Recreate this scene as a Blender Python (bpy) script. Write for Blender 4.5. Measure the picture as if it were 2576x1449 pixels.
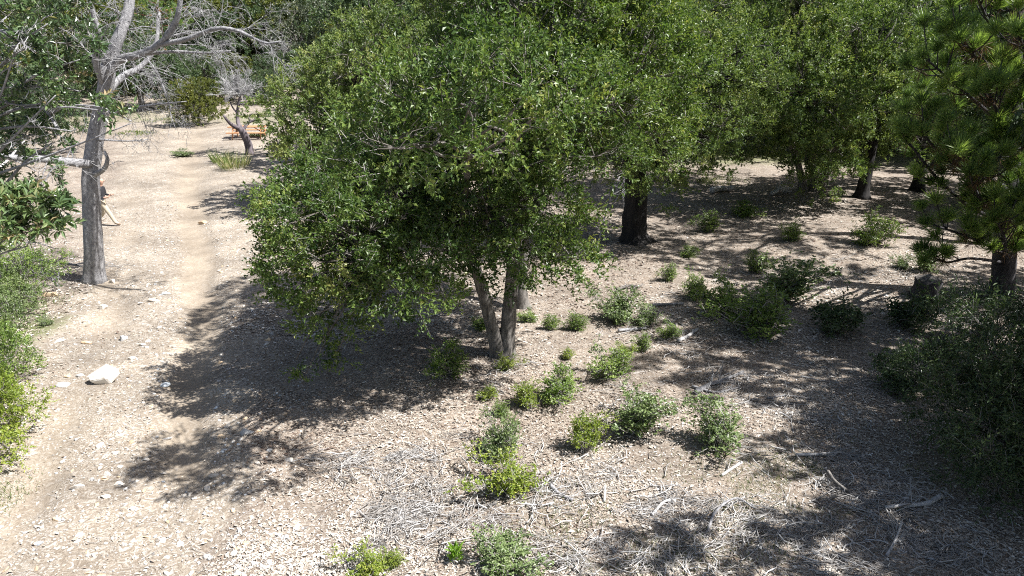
import bpy, bmesh, math
import numpy as np
from mathutils import Vector, noise as mnoise

# ------------------------------------------------------------------ clear
for o in list(bpy.data.objects):
    bpy.data.objects.remove(o, do_unlink=True)
SC = bpy.context.scene
COL = SC.collection
RAD = math.radians

# ------------------------------------------------------------------ camera, sky, sun, exposure
CAM_H, PITCH, LENS = 7.5, 21.0, 25.0
cam_d = bpy.data.cameras.new('camera')
cam_d.sensor_width = 36.0
cam_d.lens = LENS
cam_d.clip_end = 3000.0
cam = bpy.data.objects.new('camera', cam_d)
COL.objects.link(cam)
cam.location = (0, 0, CAM_H)
cam.rotation_euler = (RAD(90 - PITCH), 0, 0)
SC.camera = cam

SUN_EL = 54.0
SUN_H = Vector((1.0, -0.23, 0)).normalized()
SUN_V = Vector((SUN_H.x * math.cos(RAD(SUN_EL)), SUN_H.y * math.cos(RAD(SUN_EL)), math.sin(RAD(SUN_EL))))
world = bpy.data.worlds.new('World')
SC.world = world
world.use_nodes = True
wn = world.node_tree
bgn = wn.nodes['Background']
sky = wn.nodes.new('ShaderNodeTexSky')
sky.sky_type = 'NISHITA'
sky.sun_disc = False
sky.dust_density = 2.0
sky.ozone_density = 0.4
sky.sun_elevation = RAD(SUN_EL)
sky.sun_rotation = math.atan2(SUN_H.x, SUN_H.y)
wn.links.new(sky.outputs[0], bgn.inputs[0])
bgn.inputs[1].default_value = 0.062
sun_d = bpy.data.lights.new('sun', 'SUN')
sun_d.energy = 5.0
sun_d.angle = RAD(0.5)
sun_d.color = (1.0, 0.985, 0.965)
sun = bpy.data.objects.new('sun', sun_d)
COL.objects.link(sun)
sun.rotation_euler = SUN_V.to_track_quat('Z', 'Y').to_euler()
sun.location = (30, -5, 40)
SC.view_settings.view_transform = 'Standard'
SC.view_settings.look = 'None'
SC.view_settings.gamma = 1.0
SC.view_settings.use_curve_mapping = False
SC.view_settings.exposure = 1.27
SC.cycles.max_bounces = 6
SC.cycles.diffuse_bounces = 3
SC.cycles.glossy_bounces = 2
SC.cycles.transmission_bounces = 3
SC.cycles.use_denoising = False
SC.cycles.filter_width = 1.1

# ------------------------------------------------------------------ placing helpers (photo grid 2576 x 1449)
F = 2576 * LENS / 36.0
CT, ST = math.cos(RAD(PITCH)), math.sin(RAD(PITCH))


def ray(u, v):
    a, b = (u - 1288.0) / F, (v - 724.5) / F
    return np.array([a, CT - b * ST, -ST - b * CT])


def at(u, v, Y):
    """world point seen at photo position (u, v) that lies Y metres ahead of the camera"""
    d = ray(u, v)
    t = Y / d[1]
    return np.array([0, 0, CAM_H]) + d * t


def vnoise(x, y, s, seed):
    """smooth value noise, vectorised"""
    x = np.asarray(x, float) * s
    y = np.asarray(y, float) * s
    xi, yi = np.floor(x).astype(np.int64), np.floor(y).astype(np.int64)
    fx, fy = x - xi, y - yi
    fx, fy = fx * fx * (3 - 2 * fx), fy * fy * (3 - 2 * fy)

    def h(a, b):
        n = (a * 374761393 + b * 668265263 + seed * 1442695041) & 0x7fffffff
        n = ((n ^ (n >> 13)) * 1274126177) & 0x7fffffff
        return ((n ^ (n >> 16)) & 0xffff) / 65535.0
    return (h(xi, yi) * (1 - fx) + h(xi + 1, yi) * fx) * (1 - fy) + (h(xi, yi + 1) * (1 - fx) + h(xi + 1, yi + 1) * fx) * fy


TRK_Y = np.array([-60, 0, 8, 13, 20, 30, 40, 60, 75, 400.0])
TRK_R = np.array([-3, -3, -3.9, -5.5, -7.6, -10.2, -12.5, -14, -12, -12.0])
TRK_L = np.array([-10, -10, -9.6, -10.2, -13.2, -17.8, -22, -32, -40, -40.0])
RUT_Y = np.array([-60, 0, 8, 10.4, 13, 18.5, 26.7, 36, 50, 70.0])
RUT_X = np.array([-4.5, -4.6, -5.2, -5.75, -6.6, -8.8, -12.4, -16.5, -22, -30.0])


def sstep(a, b, x):
    t = np.clip((x - a) / (b - a), 0, 1)
    return t * t * (3 - 2 * t)


def track_mask(x, y):
    w = (vnoise(x, y, 0.7, 5) - 0.5) * 1.4 + (vnoise(x, y, 2.3, 6) - 0.5) * 0.7
    r, l = np.interp(y, TRK_Y, TRK_R), np.interp(y, TRK_Y, TRK_L)
    m = sstep(0.5, -0.5, (x + w) - r) * sstep(-0.5, 0.5, (x + w) - l)
    return m * (1 - sstep(74, 80, y))


def rut_mask(x, y):
    c = np.interp(y, RUT_Y, RUT_X) + (vnoise(x * 0, y, 0.5, 8) - 0.5) * 0.35
    w = (vnoise(x, y, 1.6, 9) - 0.5) * 0.25
    k = 0.45 + 0.012 * np.clip(y - 12, 0, 40)
    a = np.exp(-(np.abs((x - c) / k + w) ** 4)) * sstep(9.2, 10.6, y + w * 3)
    b = 0.6 * np.exp(-(np.abs((x - c + 2.5) / k + w) ** 4)) * sstep(0.35, 0.7, vnoise(x, y, 0.4, 12))
    return np.maximum(a, b) * (1 - sstep(45, 60, y))


def gz(x, y):
    x, y = np.asarray(x, float), np.asarray(y, float)
    z = (vnoise(x, y, 0.16, 1) - 0.5) * 0.30 + (vnoise(x, y, 0.6, 2) - 0.5) * 0.10 + (vnoise(x, y, 2.2, 3) - 0.5) * 0.045 + (vnoise(x, y, 5.5, 4) - 0.5) * 0.025
    z = z - 0.13 * rut_mask(x, y)
    z = z + 0.10 * np.exp(-((x - np.interp(y, TRK_Y, TRK_R) - 0.3) / 0.5) ** 2) * (1 - sstep(35, 50, y))
    z = z + 26 * sstep(72, 190, y) + 10 * sstep(25, 90, np.abs(x + 6)) * sstep(-30, 20, y) * sstep(40, 80, y)
    return z


def G(u, v):
    """ground point seen at photo position (u, v)"""
    d = ray(u, v)
    z = 0.0
    for _ in range(6):
        t = (CAM_H - z) / -d[2]
        x, y = d[0] * t, d[1] * t
        z = float(gz(x, y))
    return np.array([x, y, z])


def pxm(p):
    """photo pixels per metre at world point p"""
    return F / (p[1] * CT + (CAM_H - p[2]) * ST)


# ------------------------------------------------------------------ object helpers
def link(o, parent=None):
    COL.objects.link(o)
    if parent is not None:
        o.parent = parent
    return o


def tag(o, label=None, cat=None, group=None, kind=None):
    if label: o['label'] = label
    if cat: o['category'] = cat
    if group: o['group'] = group
    if kind: o['kind'] = kind
    return o


def thing(name, loc, label, cat, group=None, rz=0.0):
    o = bpy.data.objects.new(name, None)
    o.empty_display_size = 0.2
    link(o)
    o.location = tuple(float(c) for c in loc)
    o.rotation_euler = (0, 0, rz)
    return tag(o, label, cat, group)


def copy_tree(root, parent=None):
    c = root.copy()
    link(c)
    c.parent = parent
    for ch in list(root.children):
        copy_tree(ch, c)
    return c


class MB:
    """collects quads / triangles with a per-vertex tint and links them as one mesh"""

    def __init__(s):
        s.v, s.q, s.t, s.tint, s.n = [], [], [], [], 0

    def add(s, v, q=None, t=None, tint=0.5):
        v = np.asarray(v, float).reshape(-1, 3)
        if q is not None and len(q): s.q.append(np.asarray(q, np.int64).reshape(-1, 4) + s.n)
        if t is not None and len(t): s.t.append(np.asarray(t, np.int64).reshape(-1, 3) + s.n)
        s.v.append(v)
        s.tint.append(np.full(len(v), tint) if np.isscalar(tint) else np.asarray(tint, float))
        s.n += len(v)

    def mesh(s, name, mat, smooth=True):
        v = np.concatenate(s.v)
        q = np.concatenate(s.q) if s.q else np.zeros((0, 4), np.int64)
        t = np.concatenate(s.t) if s.t else np.zeros((0, 3), np.int64)
        me = bpy.data.meshes.new(name)
        me.vertices.add(len(v))
        me.vertices.foreach_set('co', v.astype(np.float32).ravel())
        me.loops.add(q.size + t.size)
        me.loops.foreach_set('vertex_index', np.concatenate([q.ravel(), t.ravel()]).astype(np.int32))
        me.polygons.add(len(q) + len(t))
        me.polygons.foreach_set('loop_start', np.concatenate([np.arange(len(q)) * 4, q.size + np.arange(len(t)) * 3]).astype(np.int32))
        me.polygons.foreach_set('use_smooth', np.full(len(q) + len(t), smooth))
        me.update(calc_edges=True)
        a = me.attributes.new('tint', 'FLOAT', 'POINT')
        a.data.foreach_set('value', np.concatenate(s.tint).astype(np.float32))
        me.materials.append(mat)
        return me

    def obj(s, name, mat, parent=None, smooth=True):
        return link(bpy.data.objects.new(name, s.mesh(name, mat, smooth)), parent)


def nrm(a):
    return a / np.maximum(np.linalg.norm(a, axis=-1, keepdims=True), 1e-9)


def catmull(pts, n):
    pts = np.asarray(pts, float)
    if len(pts) < 3:
        t = np.linspace(0, 1, n)[:, None]
        return pts[0] * (1 - t) + pts[-1] * t
    P = np.vstack([2 * pts[0] - pts[1], pts, 2 * pts[-1] - pts[-2]])
    out = []
    for u in np.linspace(0, len(pts) - 1 - 1e-6, n):
        i = int(u)
        f = u - i
        p0, p1, p2, p3 = P[i], P[i + 1], P[i + 2], P[i + 3]
        out.append(0.5 * (2 * p1 + (p2 - p0) * f + (2 * p0 - 5 * p1 + 4 * p2 - p3) * f * f + (3 * p1 - p0 - 3 * p2 + p3) * f ** 3))
    return np.array(out)


def tube(mb, path, rad, sides=8, rng=None, rough=0.0, tint=0.5, cap=True):
    path = np.asarray(path, float)
    n = len(path)
    rad = np.broadcast_to(np.asarray(rad, float), (n,))
    tan = nrm(np.gradient(path, axis=0))
    ref = np.array([0, 0, 1.0]) if abs(tan[0][2]) < 0.8 else np.array([1.0, 0, 0])
    u = nrm(np.cross(ref, tan[0]))
    U = []
    for i in range(n):
        u = nrm(u - tan[i] * np.dot(u, tan[i]))
        U.append(u)
    U = np.array(U)
    V = np.cross(tan, U)
    a = np.linspace(0, 2 * math.pi, sides, endpoint=False)
    r = rad[:, None] * np.ones(sides)
    if rng is not None and rough > 0:
        col = rng.normal(0, rough, sides)
        r = r * (1 + col[None, :] * 0.7 + rng.normal(0, rough * 0.6, (n, sides)))
    ring = path[:, None] + r[..., None] * (np.cos(a)[None, :, None] * U[:, None] + np.sin(a)[None, :, None] * V[:, None])
    v = ring.reshape(-1, 3)
    i, j = np.meshgrid(np.arange(n - 1), np.arange(sides), indexing='ij')
    k = (j + 1) % sides
    q = np.stack([i * sides + j, i * sides + k, (i + 1) * sides + k, (i + 1) * sides + j], -1).reshape(-1, 4)
    t = []
    if cap:
        v = np.vstack([v, path[-1] + tan[-1] * rad[-1] * 0.5, path[0]])
        e = n * sides
        jj = np.arange(sides)
        kk = (jj + 1) % sides
        t = np.vstack([np.stack([(n - 1) * sides + jj, (n - 1) * sides + kk, np.full(sides, e)], -1), np.stack([kk, jj, np.full(sides, e + 1)], -1)])
    mb.add(v, q, t, tint)


def twigs(mb, pts, r0, r1, tint=0.5):
    """many three-sided twigs at once; pts is (N, K, 3)"""
    pts = np.asarray(pts, float)
    N, K = pts.shape[:2]
    if N == 0: return
    d = nrm(pts[:, -1] - pts[:, 0])
    ref = np.where(np.abs(d[:, 2:3]) < 0.8, np.array([[0, 0, 1.0]]), np.array([[1.0, 0, 0]]))
    u = nrm(np.cross(ref, d))
    w = np.cross(d, u)
    r0 = np.broadcast_to(np.asarray(r0, float), (N,))
    r1 = np.broadcast_to(np.asarray(r1, float), (N,))
    f = np.linspace(0, 1, K)
    r = r0[:, None] * (1 - f) + r1[:, None] * f
    a = np.array([0, 2.094, 4.189])
    off = np.cos(a)[None, :, None] * u[:, None] + np.sin(a)[None, :, None] * w[:, None]
    v = pts[:, :, None] + r[:, :, None, None] * off[:, None]
    b = (np.arange(N) * K * 3)[:, None, None]
    i, j = np.meshgrid(np.arange(K - 1), np.arange(3), indexing='ij')
    k = (j + 1) % 3
    q = np.stack([i * 3 + j, i * 3 + k, (i + 1) * 3 + k, (i + 1) * 3 + j], -1).reshape(1, -1, 4)
    tt = np.broadcast_to(np.asarray(tint, float), (N,))
    mb.add(v.reshape(-1, 3), (b + q).reshape(-1, 4), None, np.repeat(tt, K * 3))


def leaves(mb, pos, d, nor, ln, wd, tint, fold=0.25, mid=0.5):
    """leaf blades folded along the midrib: base, right, tip, left"""
    N = len(pos)
    d = nrm(d)
    nor = nrm(nor - d * np.sum(nor * d, -1, keepdims=True))
    s = np.cross(d, nor)
    ln = np.broadcast_to(np.asarray(ln, float), (N,))[:, None]
    wd = np.broadcast_to(np.asarray(wd, float), (N,))[:, None]
    m = pos + d * ln * mid + nor * wd * fold
    tip = pos + d * ln - nor * ln * 0.08
    v = np.stack([pos, m + s * wd * 0.5, tip, m - s * wd * 0.5], 1).reshape(-1, 3)
    q = np.arange(N * 4).reshape(-1, 4)
    mb.add(v, q, None, np.repeat(np.broadcast_to(np.asarray(tint, float), (N,)), 4))


def rnd_unit(rng, n):
    return nrm(rng.normal(size=(n, 3)))


# ------------------------------------------------------------------ materials
def mat_base(name):
    m = bpy.data.materials.new(name)
    m.use_nodes = True
    nt = m.node_tree
    for n in list(nt.nodes): nt.nodes.remove(n)
    out = nt.nodes.new('ShaderNodeOutputMaterial')
    return m, nt, out


def nd(nt, typ, **kw):
    n = nt.nodes.new(typ)
    for k, v in kw.items():
        if k.startswith('i_'): n.inputs[k[2:].replace('_', ' ')].default_value = v
        else: setattr(n, k, v)
    return n


def ramp(nt, stops, fac=None):
    r = nt.nodes.new('ShaderNodeValToRGB')
    e = r.color_ramp.elements
    while len(e) < len(stops): e.new(0.5)
    for x, (p, c) in zip(e, stops):
        x.position = p
        x.color = (*c, 1)
    if fac is not None: nt.links.new(fac, r.inputs[0])
    return r


def leaf_mat(name, stops, trans=0.3, rough=0.42, spec=0.5, tcol=(1.2, 1.25, 0.6)):
    m, nt, out = mat_base(name)
    at_ = nd(nt, 'ShaderNodeAttribute', attribute_name='tint')
    r = ramp(nt, stops, at_.outputs['Fac'])
    p = nd(nt, 'ShaderNodeBsdfPrincipled')
    p.inputs['Roughness'].default_value = rough
    p.inputs['Specular IOR Level'].default_value = spec
    nt.links.new(r.outputs[0], p.inputs['Base Color'])
    t = nd(nt, 'ShaderNodeBsdfTranslucent')
    mx = nd(nt, 'ShaderNodeMix', data_type='RGBA', blend_type='MULTIPLY')
    mx.inputs[0].default_value = 1.0
    nt.links.new(r.outputs[0], mx.inputs[6])
    mx.inputs[7].default_value = (*tcol, 1)
    nt.links.new(mx.outputs[2], t.inputs[0])
    ms = nd(nt, 'ShaderNodeMixShader')
    ms.inputs[0].default_value = trans
    nt.links.new(p.outputs[0], ms.inputs[1])
    nt.links.new(t.outputs[0], ms.inputs[2])
    nt.links.new(ms.outputs[0], out.inputs[0])
    return m


def bark_mat(name, c0, c1, scale=6.0, stretch=0.25, bump=0.6, rough=0.9, c2=None):
    m, nt, out = mat_base(name)
    tc = nd(nt, 'ShaderNodeTexCoord')
    mp = nd(nt, 'ShaderNodeMapping')
    mp.inputs['Scale'].default_value = (1, 1, stretch)
    nt.links.new(tc.outputs['Object'], mp.inputs[0])
    n = nd(nt, 'ShaderNodeTexNoise')
    n.inputs['Scale'].default_value = scale
    n.inputs['Detail'].default_value = 6
    n.inputs['Roughness'].default_value = 0.65
    nt.links.new(mp.outputs[0], n.inputs[0])
    stops = [(0.32, c0), (0.68, c1)] if c2 is None else [(0.3, c0), (0.52, c1), (0.7, c2)]
    r = ramp(nt, stops, n.outputs[0])
    p = nd(nt, 'ShaderNodeBsdfPrincipled')
    p.inputs['Roughness'].default_value = rough
    p.inputs['Specular IOR Level'].default_value = 0.25
    nt.links.new(r.outputs[0], p.inputs['Base Color'])
    n2 = nd(nt, 'ShaderNodeTexNoise')
    n2.inputs['Scale'].default_value = scale * 4
    n2.inputs['Detail'].default_value = 4
    nt.links.new(mp.outputs[0], n2.inputs[0])
    b = nd(nt, 'ShaderNodeBump')
    b.inputs['Strength'].default_value = bump
    b.inputs['Distance'].default_value = 0.02
    nt.links.new(n2.outputs[0], b.inputs['Height'])
    nt.links.new(b.outputs[0], p.inputs['Normal'])
    nt.links.new(p.outputs[0], out.inputs[0])
    return m


def tint_mat(name, stops, rough=0.85, spec=0.3, bump=0.0, bscale=40):
    m, nt, out = mat_base(name)
    at_ = nd(nt, 'ShaderNodeAttribute', attribute_name='tint')
    r = ramp(nt, stops, at_.outputs['Fac'])
    p = nd(nt, 'ShaderNodeBsdfPrincipled')
    p.inputs['Roughness'].default_value = rough
    p.inputs['Specular IOR Level'].default_value = spec
    nt.links.new(r.outputs[0], p.inputs['Base Color'])
    if bump:
        tc = nd(nt, 'ShaderNodeTexCoord')
        n = nd(nt, 'ShaderNodeTexNoise')
        n.inputs['Scale'].default_value = bscale
        nt.links.new(tc.outputs['Object'], n.inputs[0])
        b = nd(nt, 'ShaderNodeBump')
        b.inputs['Strength'].default_value = bump
        b.inputs['Distance'].default_value = 0.02
        nt.links.new(n.outputs[0], b.inputs['Height'])
        nt.links.new(b.outputs[0], p.inputs['Normal'])
    nt.links.new(p.outputs[0], out.inputs[0])
    return m


def rock_mat(name, c0, c1, rough=0.85, scale=5.0):
    m, nt, out = mat_base(name)
    tc = nd(nt, 'ShaderNodeTexCoord')
    oi = nd(nt, 'ShaderNodeObjectInfo')
    n = nd(nt, 'ShaderNodeTexNoise')
    n.inputs['Scale'].default_value = scale
    n.inputs['Detail'].default_value = 8
    n.inputs['Roughness'].default_value = 0.7
    nt.links.new(tc.outputs['Object'], n.inputs[0])
    r = ramp(nt, [(0.35, c0), (0.6, c1)], n.outputs[0])
    hv = nd(nt, 'ShaderNodeHueSaturation')
    mr = nd(nt, 'ShaderNodeMapRange')
    mr.inputs['To Min'].default_value = 0.75
    mr.inputs['To Max'].default_value = 1.2
    nt.links.new(oi.outputs['Random'], mr.inputs[0])
    nt.links.new(mr.outputs[0], hv.inputs['Value'])
    nt.links.new(r.outputs[0], hv.inputs['Color'])
    p = nd(nt, 'ShaderNodeBsdfPrincipled')
    p.inputs['Roughness'].default_value = rough
    p.inputs['Specular IOR Level'].default_value = 0.3
    nt.links.new(hv.outputs[0], p.inputs['Base Color'])
    b = nd(nt, 'ShaderNodeBump')
    b.inputs['Strength'].default_value = 0.6
    b.inputs['Distance'].default_value = 0.03
    nt.links.new(n.outputs[0], b.inputs['Height'])
    nt.links.new(b.outputs[0], p.inputs['Normal'])
    nt.links.new(p.outputs[0], out.inputs[0])
    return m


M = {}
M['oak'] = leaf_mat('oak_leaf', [(0.0, (0.028, 0.060, 0.016)), (0.40, (0.075, 0.130, 0.030)), (0.75, (0.160, 0.220, 0.052)), (1.0, (0.31, 0.32, 0.11))], 0.36, 0.42, 0.42)
M['oak2'] = leaf_mat('oak_leaf_light', [(0.0, (0.046, 0.082, 0.026)), (0.40, (0.108, 0.165, 0.048)), (0.75, (0.205, 0.260, 0.080)), (1.0, (0.34, 0.35, 0.14))], 0.36, 0.46, 0.38)
M['far'] = leaf_mat('far_leaf', [(0.0, (0.034, 0.065, 0.030)), (0.5, (0.075, 0.120, 0.052)), (1.0, (0.16, 0.20, 0.085))], 0.3)
M['far_olive'] = leaf_mat('far_leaf_olive', [(0.0, (0.055, 0.075, 0.014)), (0.5, (0.125, 0.145, 0.026)), (1.0, (0.22, 0.22, 0.05))], 0.3)
M['far_grey'] = leaf_mat('far_leaf_grey', [(0.0, (0.050, 0.068, 0.046)), (0.5, (0.11, 0.135, 0.085)), (1.0, (0.20, 0.21, 0.14))], 0.25)
M['shrub'] = leaf_mat('shrub_leaf', [(0.0, (0.060, 0.105, 0.022)), (0.5, (0.145, 0.225, 0.042)), (1.0, (0.29, 0.36, 0.10))], 0.3)
M['shrub_y'] = leaf_mat('shrub_leaf_yellow', [(0.0, (0.095, 0.140, 0.016)), (0.5, (0.200, 0.270, 0.034)), (1.0, (0.38, 0.40, 0.09))], 0.35)
M['shrub_g'] = leaf_mat('shrub_leaf_grey', [(0.0, (0.065, 0.100, 0.038)), (0.5, (0.150, 0.210, 0.075)), (1.0, (0.28, 0.33, 0.15))], 0.25)
M['toyon'] = leaf_mat('broad_leaf', [(0.0, (0.034, 0.062, 0.028)), (0.5, (0.085, 0.140, 0.055)), (0.85, (0.17, 0.23, 0.09)), (1.0, (0.36, 0.28, 0.16))], 0.25, 0.28, 0.7)
M['willow'] = leaf_mat('narrow_leaf', [(0.0, (0.026, 0.050, 0.022)), (0.5, (0.060, 0.100, 0.040)), (1.0, (0.13, 0.17, 0.07))], 0.25)
M['needle'] = leaf_mat('pine_needle', [(0.0, (0.065, 0.115, 0.038)), (0.5, (0.17, 0.26, 0.075)), (1.0, (0.33, 0.42, 0.13))], 0.4, 0.45)
M['needle_dead'] = leaf_mat('dead_needle', [(0.0, (0.08, 0.045, 0.02)), (1.0, (0.18, 0.10, 0.045))], 0.2, 0.6)
M['lime'] = leaf_mat('lime_leaf', [(0.0, (0.10, 0.20, 0.02)), (1.0, (0.22, 0.36, 0.05))], 0.4)
M['bark'] = bark_mat('oak_bark', (0.05, 0.045, 0.04), (0.25, 0.23, 0.21), 13, 0.22, 1.0)
M['bark_grey'] = bark_mat('grey_bark', (0.12, 0.115, 0.12), (0.27, 0.265, 0.27), 14, 0.6, 1.0, c2=(0.42, 0.41, 0.41))
M['bark_white'] = bark_mat('bleached_wood', (0.30, 0.29, 0.285), (0.55, 0.53, 0.51), 12, 0.4, 0.3)
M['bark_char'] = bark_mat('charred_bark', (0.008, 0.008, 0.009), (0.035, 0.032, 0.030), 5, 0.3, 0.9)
M['bark_manz'] = bark_mat('scorched_bark', (0.05, 0.04, 0.045), (0.20, 0.17, 0.18), 5, 0.3, 0.5)
M['bark_red'] = bark_mat('pine_bark', (0.16, 0.07, 0.04), (0.34, 0.18, 0.11), 4, 0.3, 0.7)
M['bark_pine'] = bark_mat('dark_pine_bark', (0.022, 0.021, 0.023), (0.085, 0.08, 0.085), 7, 0.3, 0.9)
M['twig'] = tint_mat('twig', [(0.0, (0.10, 0.085, 0.07)), (0.5, (0.24, 0.22, 0.20)), (1.0, (0.46, 0.44, 0.42))])
M['twig_grey'] = tint_mat('grey_twig', [(0.0, (0.13, 0.125, 0.13)), (0.5, (0.27, 0.265, 0.27)), (1.0, (0.52, 0.51, 0.50))])
M['debris'] = tint_mat('dead_twig', [(0.0, (0.13, 0.11, 0.09)), (0.35, (0.29, 0.265, 0.24)), (0.7, (0.46, 0.445, 0.43)), (1.0, (0.55, 0.545, 0.54))])
M['litter'] = tint_mat('dead_leaf', [(0.0, (0.09, 0.055, 0.04)), (0.3, (0.23, 0.18, 0.14)), (0.6, (0.42, 0.37, 0.31)), (0.85, (0.56, 0.515, 0.455)), (1.0, (0.71, 0.69, 0.65))], 0.7)
M['gravel'] = tint_mat('gravel', [(0.0, (0.18, 0.165, 0.15)), (0.35, (0.34, 0.30, 0.25)), (0.6, (0.48, 0.44, 0.375)), (0.8, (0.40, 0.42, 0.44)), (1.0, (0.70, 0.69, 0.67))], 0.85)
M['grass'] = leaf_mat('grass_blade', [(0.0, (0.06, 0.10, 0.02)), (0.5, (0.14, 0.19, 0.05)), (1.0, (0.42, 0.36, 0.20))], 0.3, 0.6)
M['rock_white'] = rock_mat('pale_rock', (0.42, 0.35, 0.27), (0.70, 0.66, 0.60), scale=3.0)
M['rock_boulder'] = rock_mat('bleached_boulder', (0.52, 0.45, 0.36), (0.80, 0.77, 0.72), scale=2.2)
M['rock_grey'] = rock_mat('grey_rock', (0.30, 0.29, 0.28), (0.48, 0.47, 0.45))
M['rock_tan'] = rock_mat('tan_rock', (0.42, 0.29, 0.17), (0.62, 0.48, 0.33))
M['rock_blue'] = rock_mat('bluish_rock', (0.38, 0.42, 0.45), (0.58, 0.61, 0.63))
M['wood'] = bark_mat('table_wood', (0.34, 0.16, 0.075), (0.50, 0.26, 0.13), 10, 6, 0.15, 0.6)


def ground_mat():
    m, nt, out = mat_base('ground_soil')
    L = nt.links.new
    tc = nd(nt, 'ShaderNodeTexCoord')
    trk = nd(nt, 'ShaderNodeAttribute', attribute_name='track').outputs['Fac']
    rut = nd(nt, 'ShaderNodeAttribute', attribute_name='rut').outputs['Fac']
    grn = nd(nt, 'ShaderNodeAttribute', attribute_name='green').outputs['Fac']

    def noise(scale, det=5, rough=0.6, dist=0.0):
        n = nd(nt, 'ShaderNodeTexNoise')
        n.inputs['Scale'].default_value = scale
        n.inputs['Detail'].default_value = det
        n.inputs['Roughness'].default_value = rough
        n.inputs['Distortion'].default_value = dist
        L(tc.outputs['Object'], n.inputs[0])
        return n.outputs[0]

    def vor(scale, rot, sx):
        mp = nd(nt, 'ShaderNodeMapping')
        mp.inputs['Rotation'].default_value = (0, 0, rot)
        mp.inputs['Scale'].default_value = (1, sx, 1)
        n = nd(nt, 'ShaderNodeTexNoise')
        n.inputs['Scale'].default_value = 3
        L(tc.outputs['Object'], n.inputs[0])
        ad = nd(nt, 'ShaderNodeVectorMath', operation='MULTIPLY_ADD')
        L(n.outputs['Color'], ad.inputs[0])
        ad.inputs[1].default_value = (0.5, 0.5, 0)
        L(tc.outputs['Object'], ad.inputs[2])
        L(ad.outputs[0], mp.inputs[0])
        v = nd(nt, 'ShaderNodeTexVoronoi')
        v.inputs['Scale'].default_value = scale
        L(mp.outputs[0], v.inputs[0])
        return v

    def mix(a, b, f, bt='MIX'):
        x = nd(nt, 'ShaderNodeMix', data_type='RGBA', blend_type=bt)
        for s, val in ((0, f), (6, a), (7, b)):
            if hasattr(val, 'node'): L(val, x.inputs[s])
            elif isinstance(val, tuple): x.inputs[s].default_value = (*val, 1)
            else: x.inputs[s].default_value = val
        return x.outputs[2]

    def math_(op, a, b=0.0, clamp=False):
        x = nd(nt, 'ShaderNodeMath', operation=op, use_clamp=clamp)
        for s, val in ((0, a), (1, b)):
            if hasattr(val, 'node'): L(val, x.inputs[s])
            else: x.inputs[s].default_value = val
        return x.outputs[0]

    big = noise(0.55, 4)
    mid = noise(2.6, 6, 0.7)
    fine = noise(26, 4, 0.7)
    v1 = vor(26, 0.5, 1.9)
    v2 = vor(29, 2.0, 2.1)
    sep1 = nd(nt, 'ShaderNodeSeparateColor')
    L(v1.outputs['Color'], sep1.inputs[0])
    sep2 = nd(nt, 'ShaderNodeSeparateColor')
    L(v2.outputs['Color'], sep2.inputs[0])
    lit_stops = [(0.0, (0.11, 0.075, 0.055)), (0.3, (0.24, 0.175, 0.125)), (0.6, (0.36, 0.295, 0.225)), (0.85, (0.50, 0.43, 0.35)), (1.0, (0.66, 0.62, 0.56))]
    lit = mix(ramp(nt, lit_stops, sep1.outputs[0]).outputs[0], ramp(nt, lit_stops, sep2.outputs[1]).outputs[0], sep2.outputs[2])
    soil = ramp(nt, [(0.3, (0.15, 0.115, 0.085)), (0.7, (0.32, 0.265, 0.205))], mid).outputs[0]
    litter = mix(soil, lit, 0.6)
    dirt = ramp(nt, [(0.25, (0.215, 0.165, 0.112)), (0.5, (0.295, 0.235, 0.165)), (0.8, (0.375, 0.315, 0.24))], mid).outputs[0]
    dirt = mix(dirt, ramp(nt, [(0.3, (0.20, 0.155, 0.115)), (0.7, (0.46, 0.40, 0.325))], fine).outputs[0], 0.35)
    dirt = mix(dirt, ramp(nt, [(0.0, (0.15, 0.11, 0.08)), (0.4, (0.31, 0.25, 0.185)), (0.8, (0.50, 0.44, 0.36)), (1.0, (0.70, 0.67, 0.62))], sep1.outputs[1]).outputs[0], 0.5)
    rutc = ramp(nt, [(0.3, (0.24, 0.187, 0.132)), (0.7, (0.31, 0.252, 0.185))], mid).outputs[0]
    rutc = mix(rutc, ramp(nt, [(0.35, (0.27, 0.21, 0.145)), (0.65, (0.39, 0.32, 0.235))], fine).outputs[0], 0.3)
    dirt = mix(dirt, rutc, math_('MULTIPLY', rut, 0.72))
    tm = math_('ADD', trk, math_('MULTIPLY', math_('SUBTRACT', mid, 0.5), 0.9))
    tm = nd(nt, 'ShaderNodeMapRange', interpolation_type='SMOOTHSTEP')
    ta = math_('ADD', trk, math_('MULTIPLY', math_('SUBTRACT', mid, 0.5), 0.9))
    L(ta, tm.inputs[0])
    tm.inputs['From Min'].default_value = 0.25
    tm.inputs['From Max'].default_value = 0.75
    col = mix(litter, dirt, tm.outputs[0])
    gcol = ramp(nt, [(0.3, (0.08, 0.10, 0.03)), (0.7, (0.20, 0.22, 0.08))], fine).outputs[0]
    gm = nd(nt, 'ShaderNodeMapRange', interpolation_type='SMOOTHSTEP')
    L(math_('ADD', grn, math_('MULTIPLY', math_('SUBTRACT', mid, 0.5), 1.1)), gm.inputs[0])
    gm.inputs['From Min'].default_value = 0.3
    gm.inputs['From Max'].default_value = 0.9
    col = mix(col, gcol, math_('MULTIPLY', gm.outputs[0], 0.85))
    col = mix(col, ramp(nt, [(0.3, (0.62, 0.63, 0.66)), (0.7, (1.12, 1.15, 1.20))], big).outputs[0], 1.0, 'MULTIPLY')
    p = nd(nt, 'ShaderNodeBsdfPrincipled')
    p.inputs['Roughness'].default_value = 0.95
    p.inputs['Specular IOR Level'].default_value = 0.15
    L(col, p.inputs['Base Color'])
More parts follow.
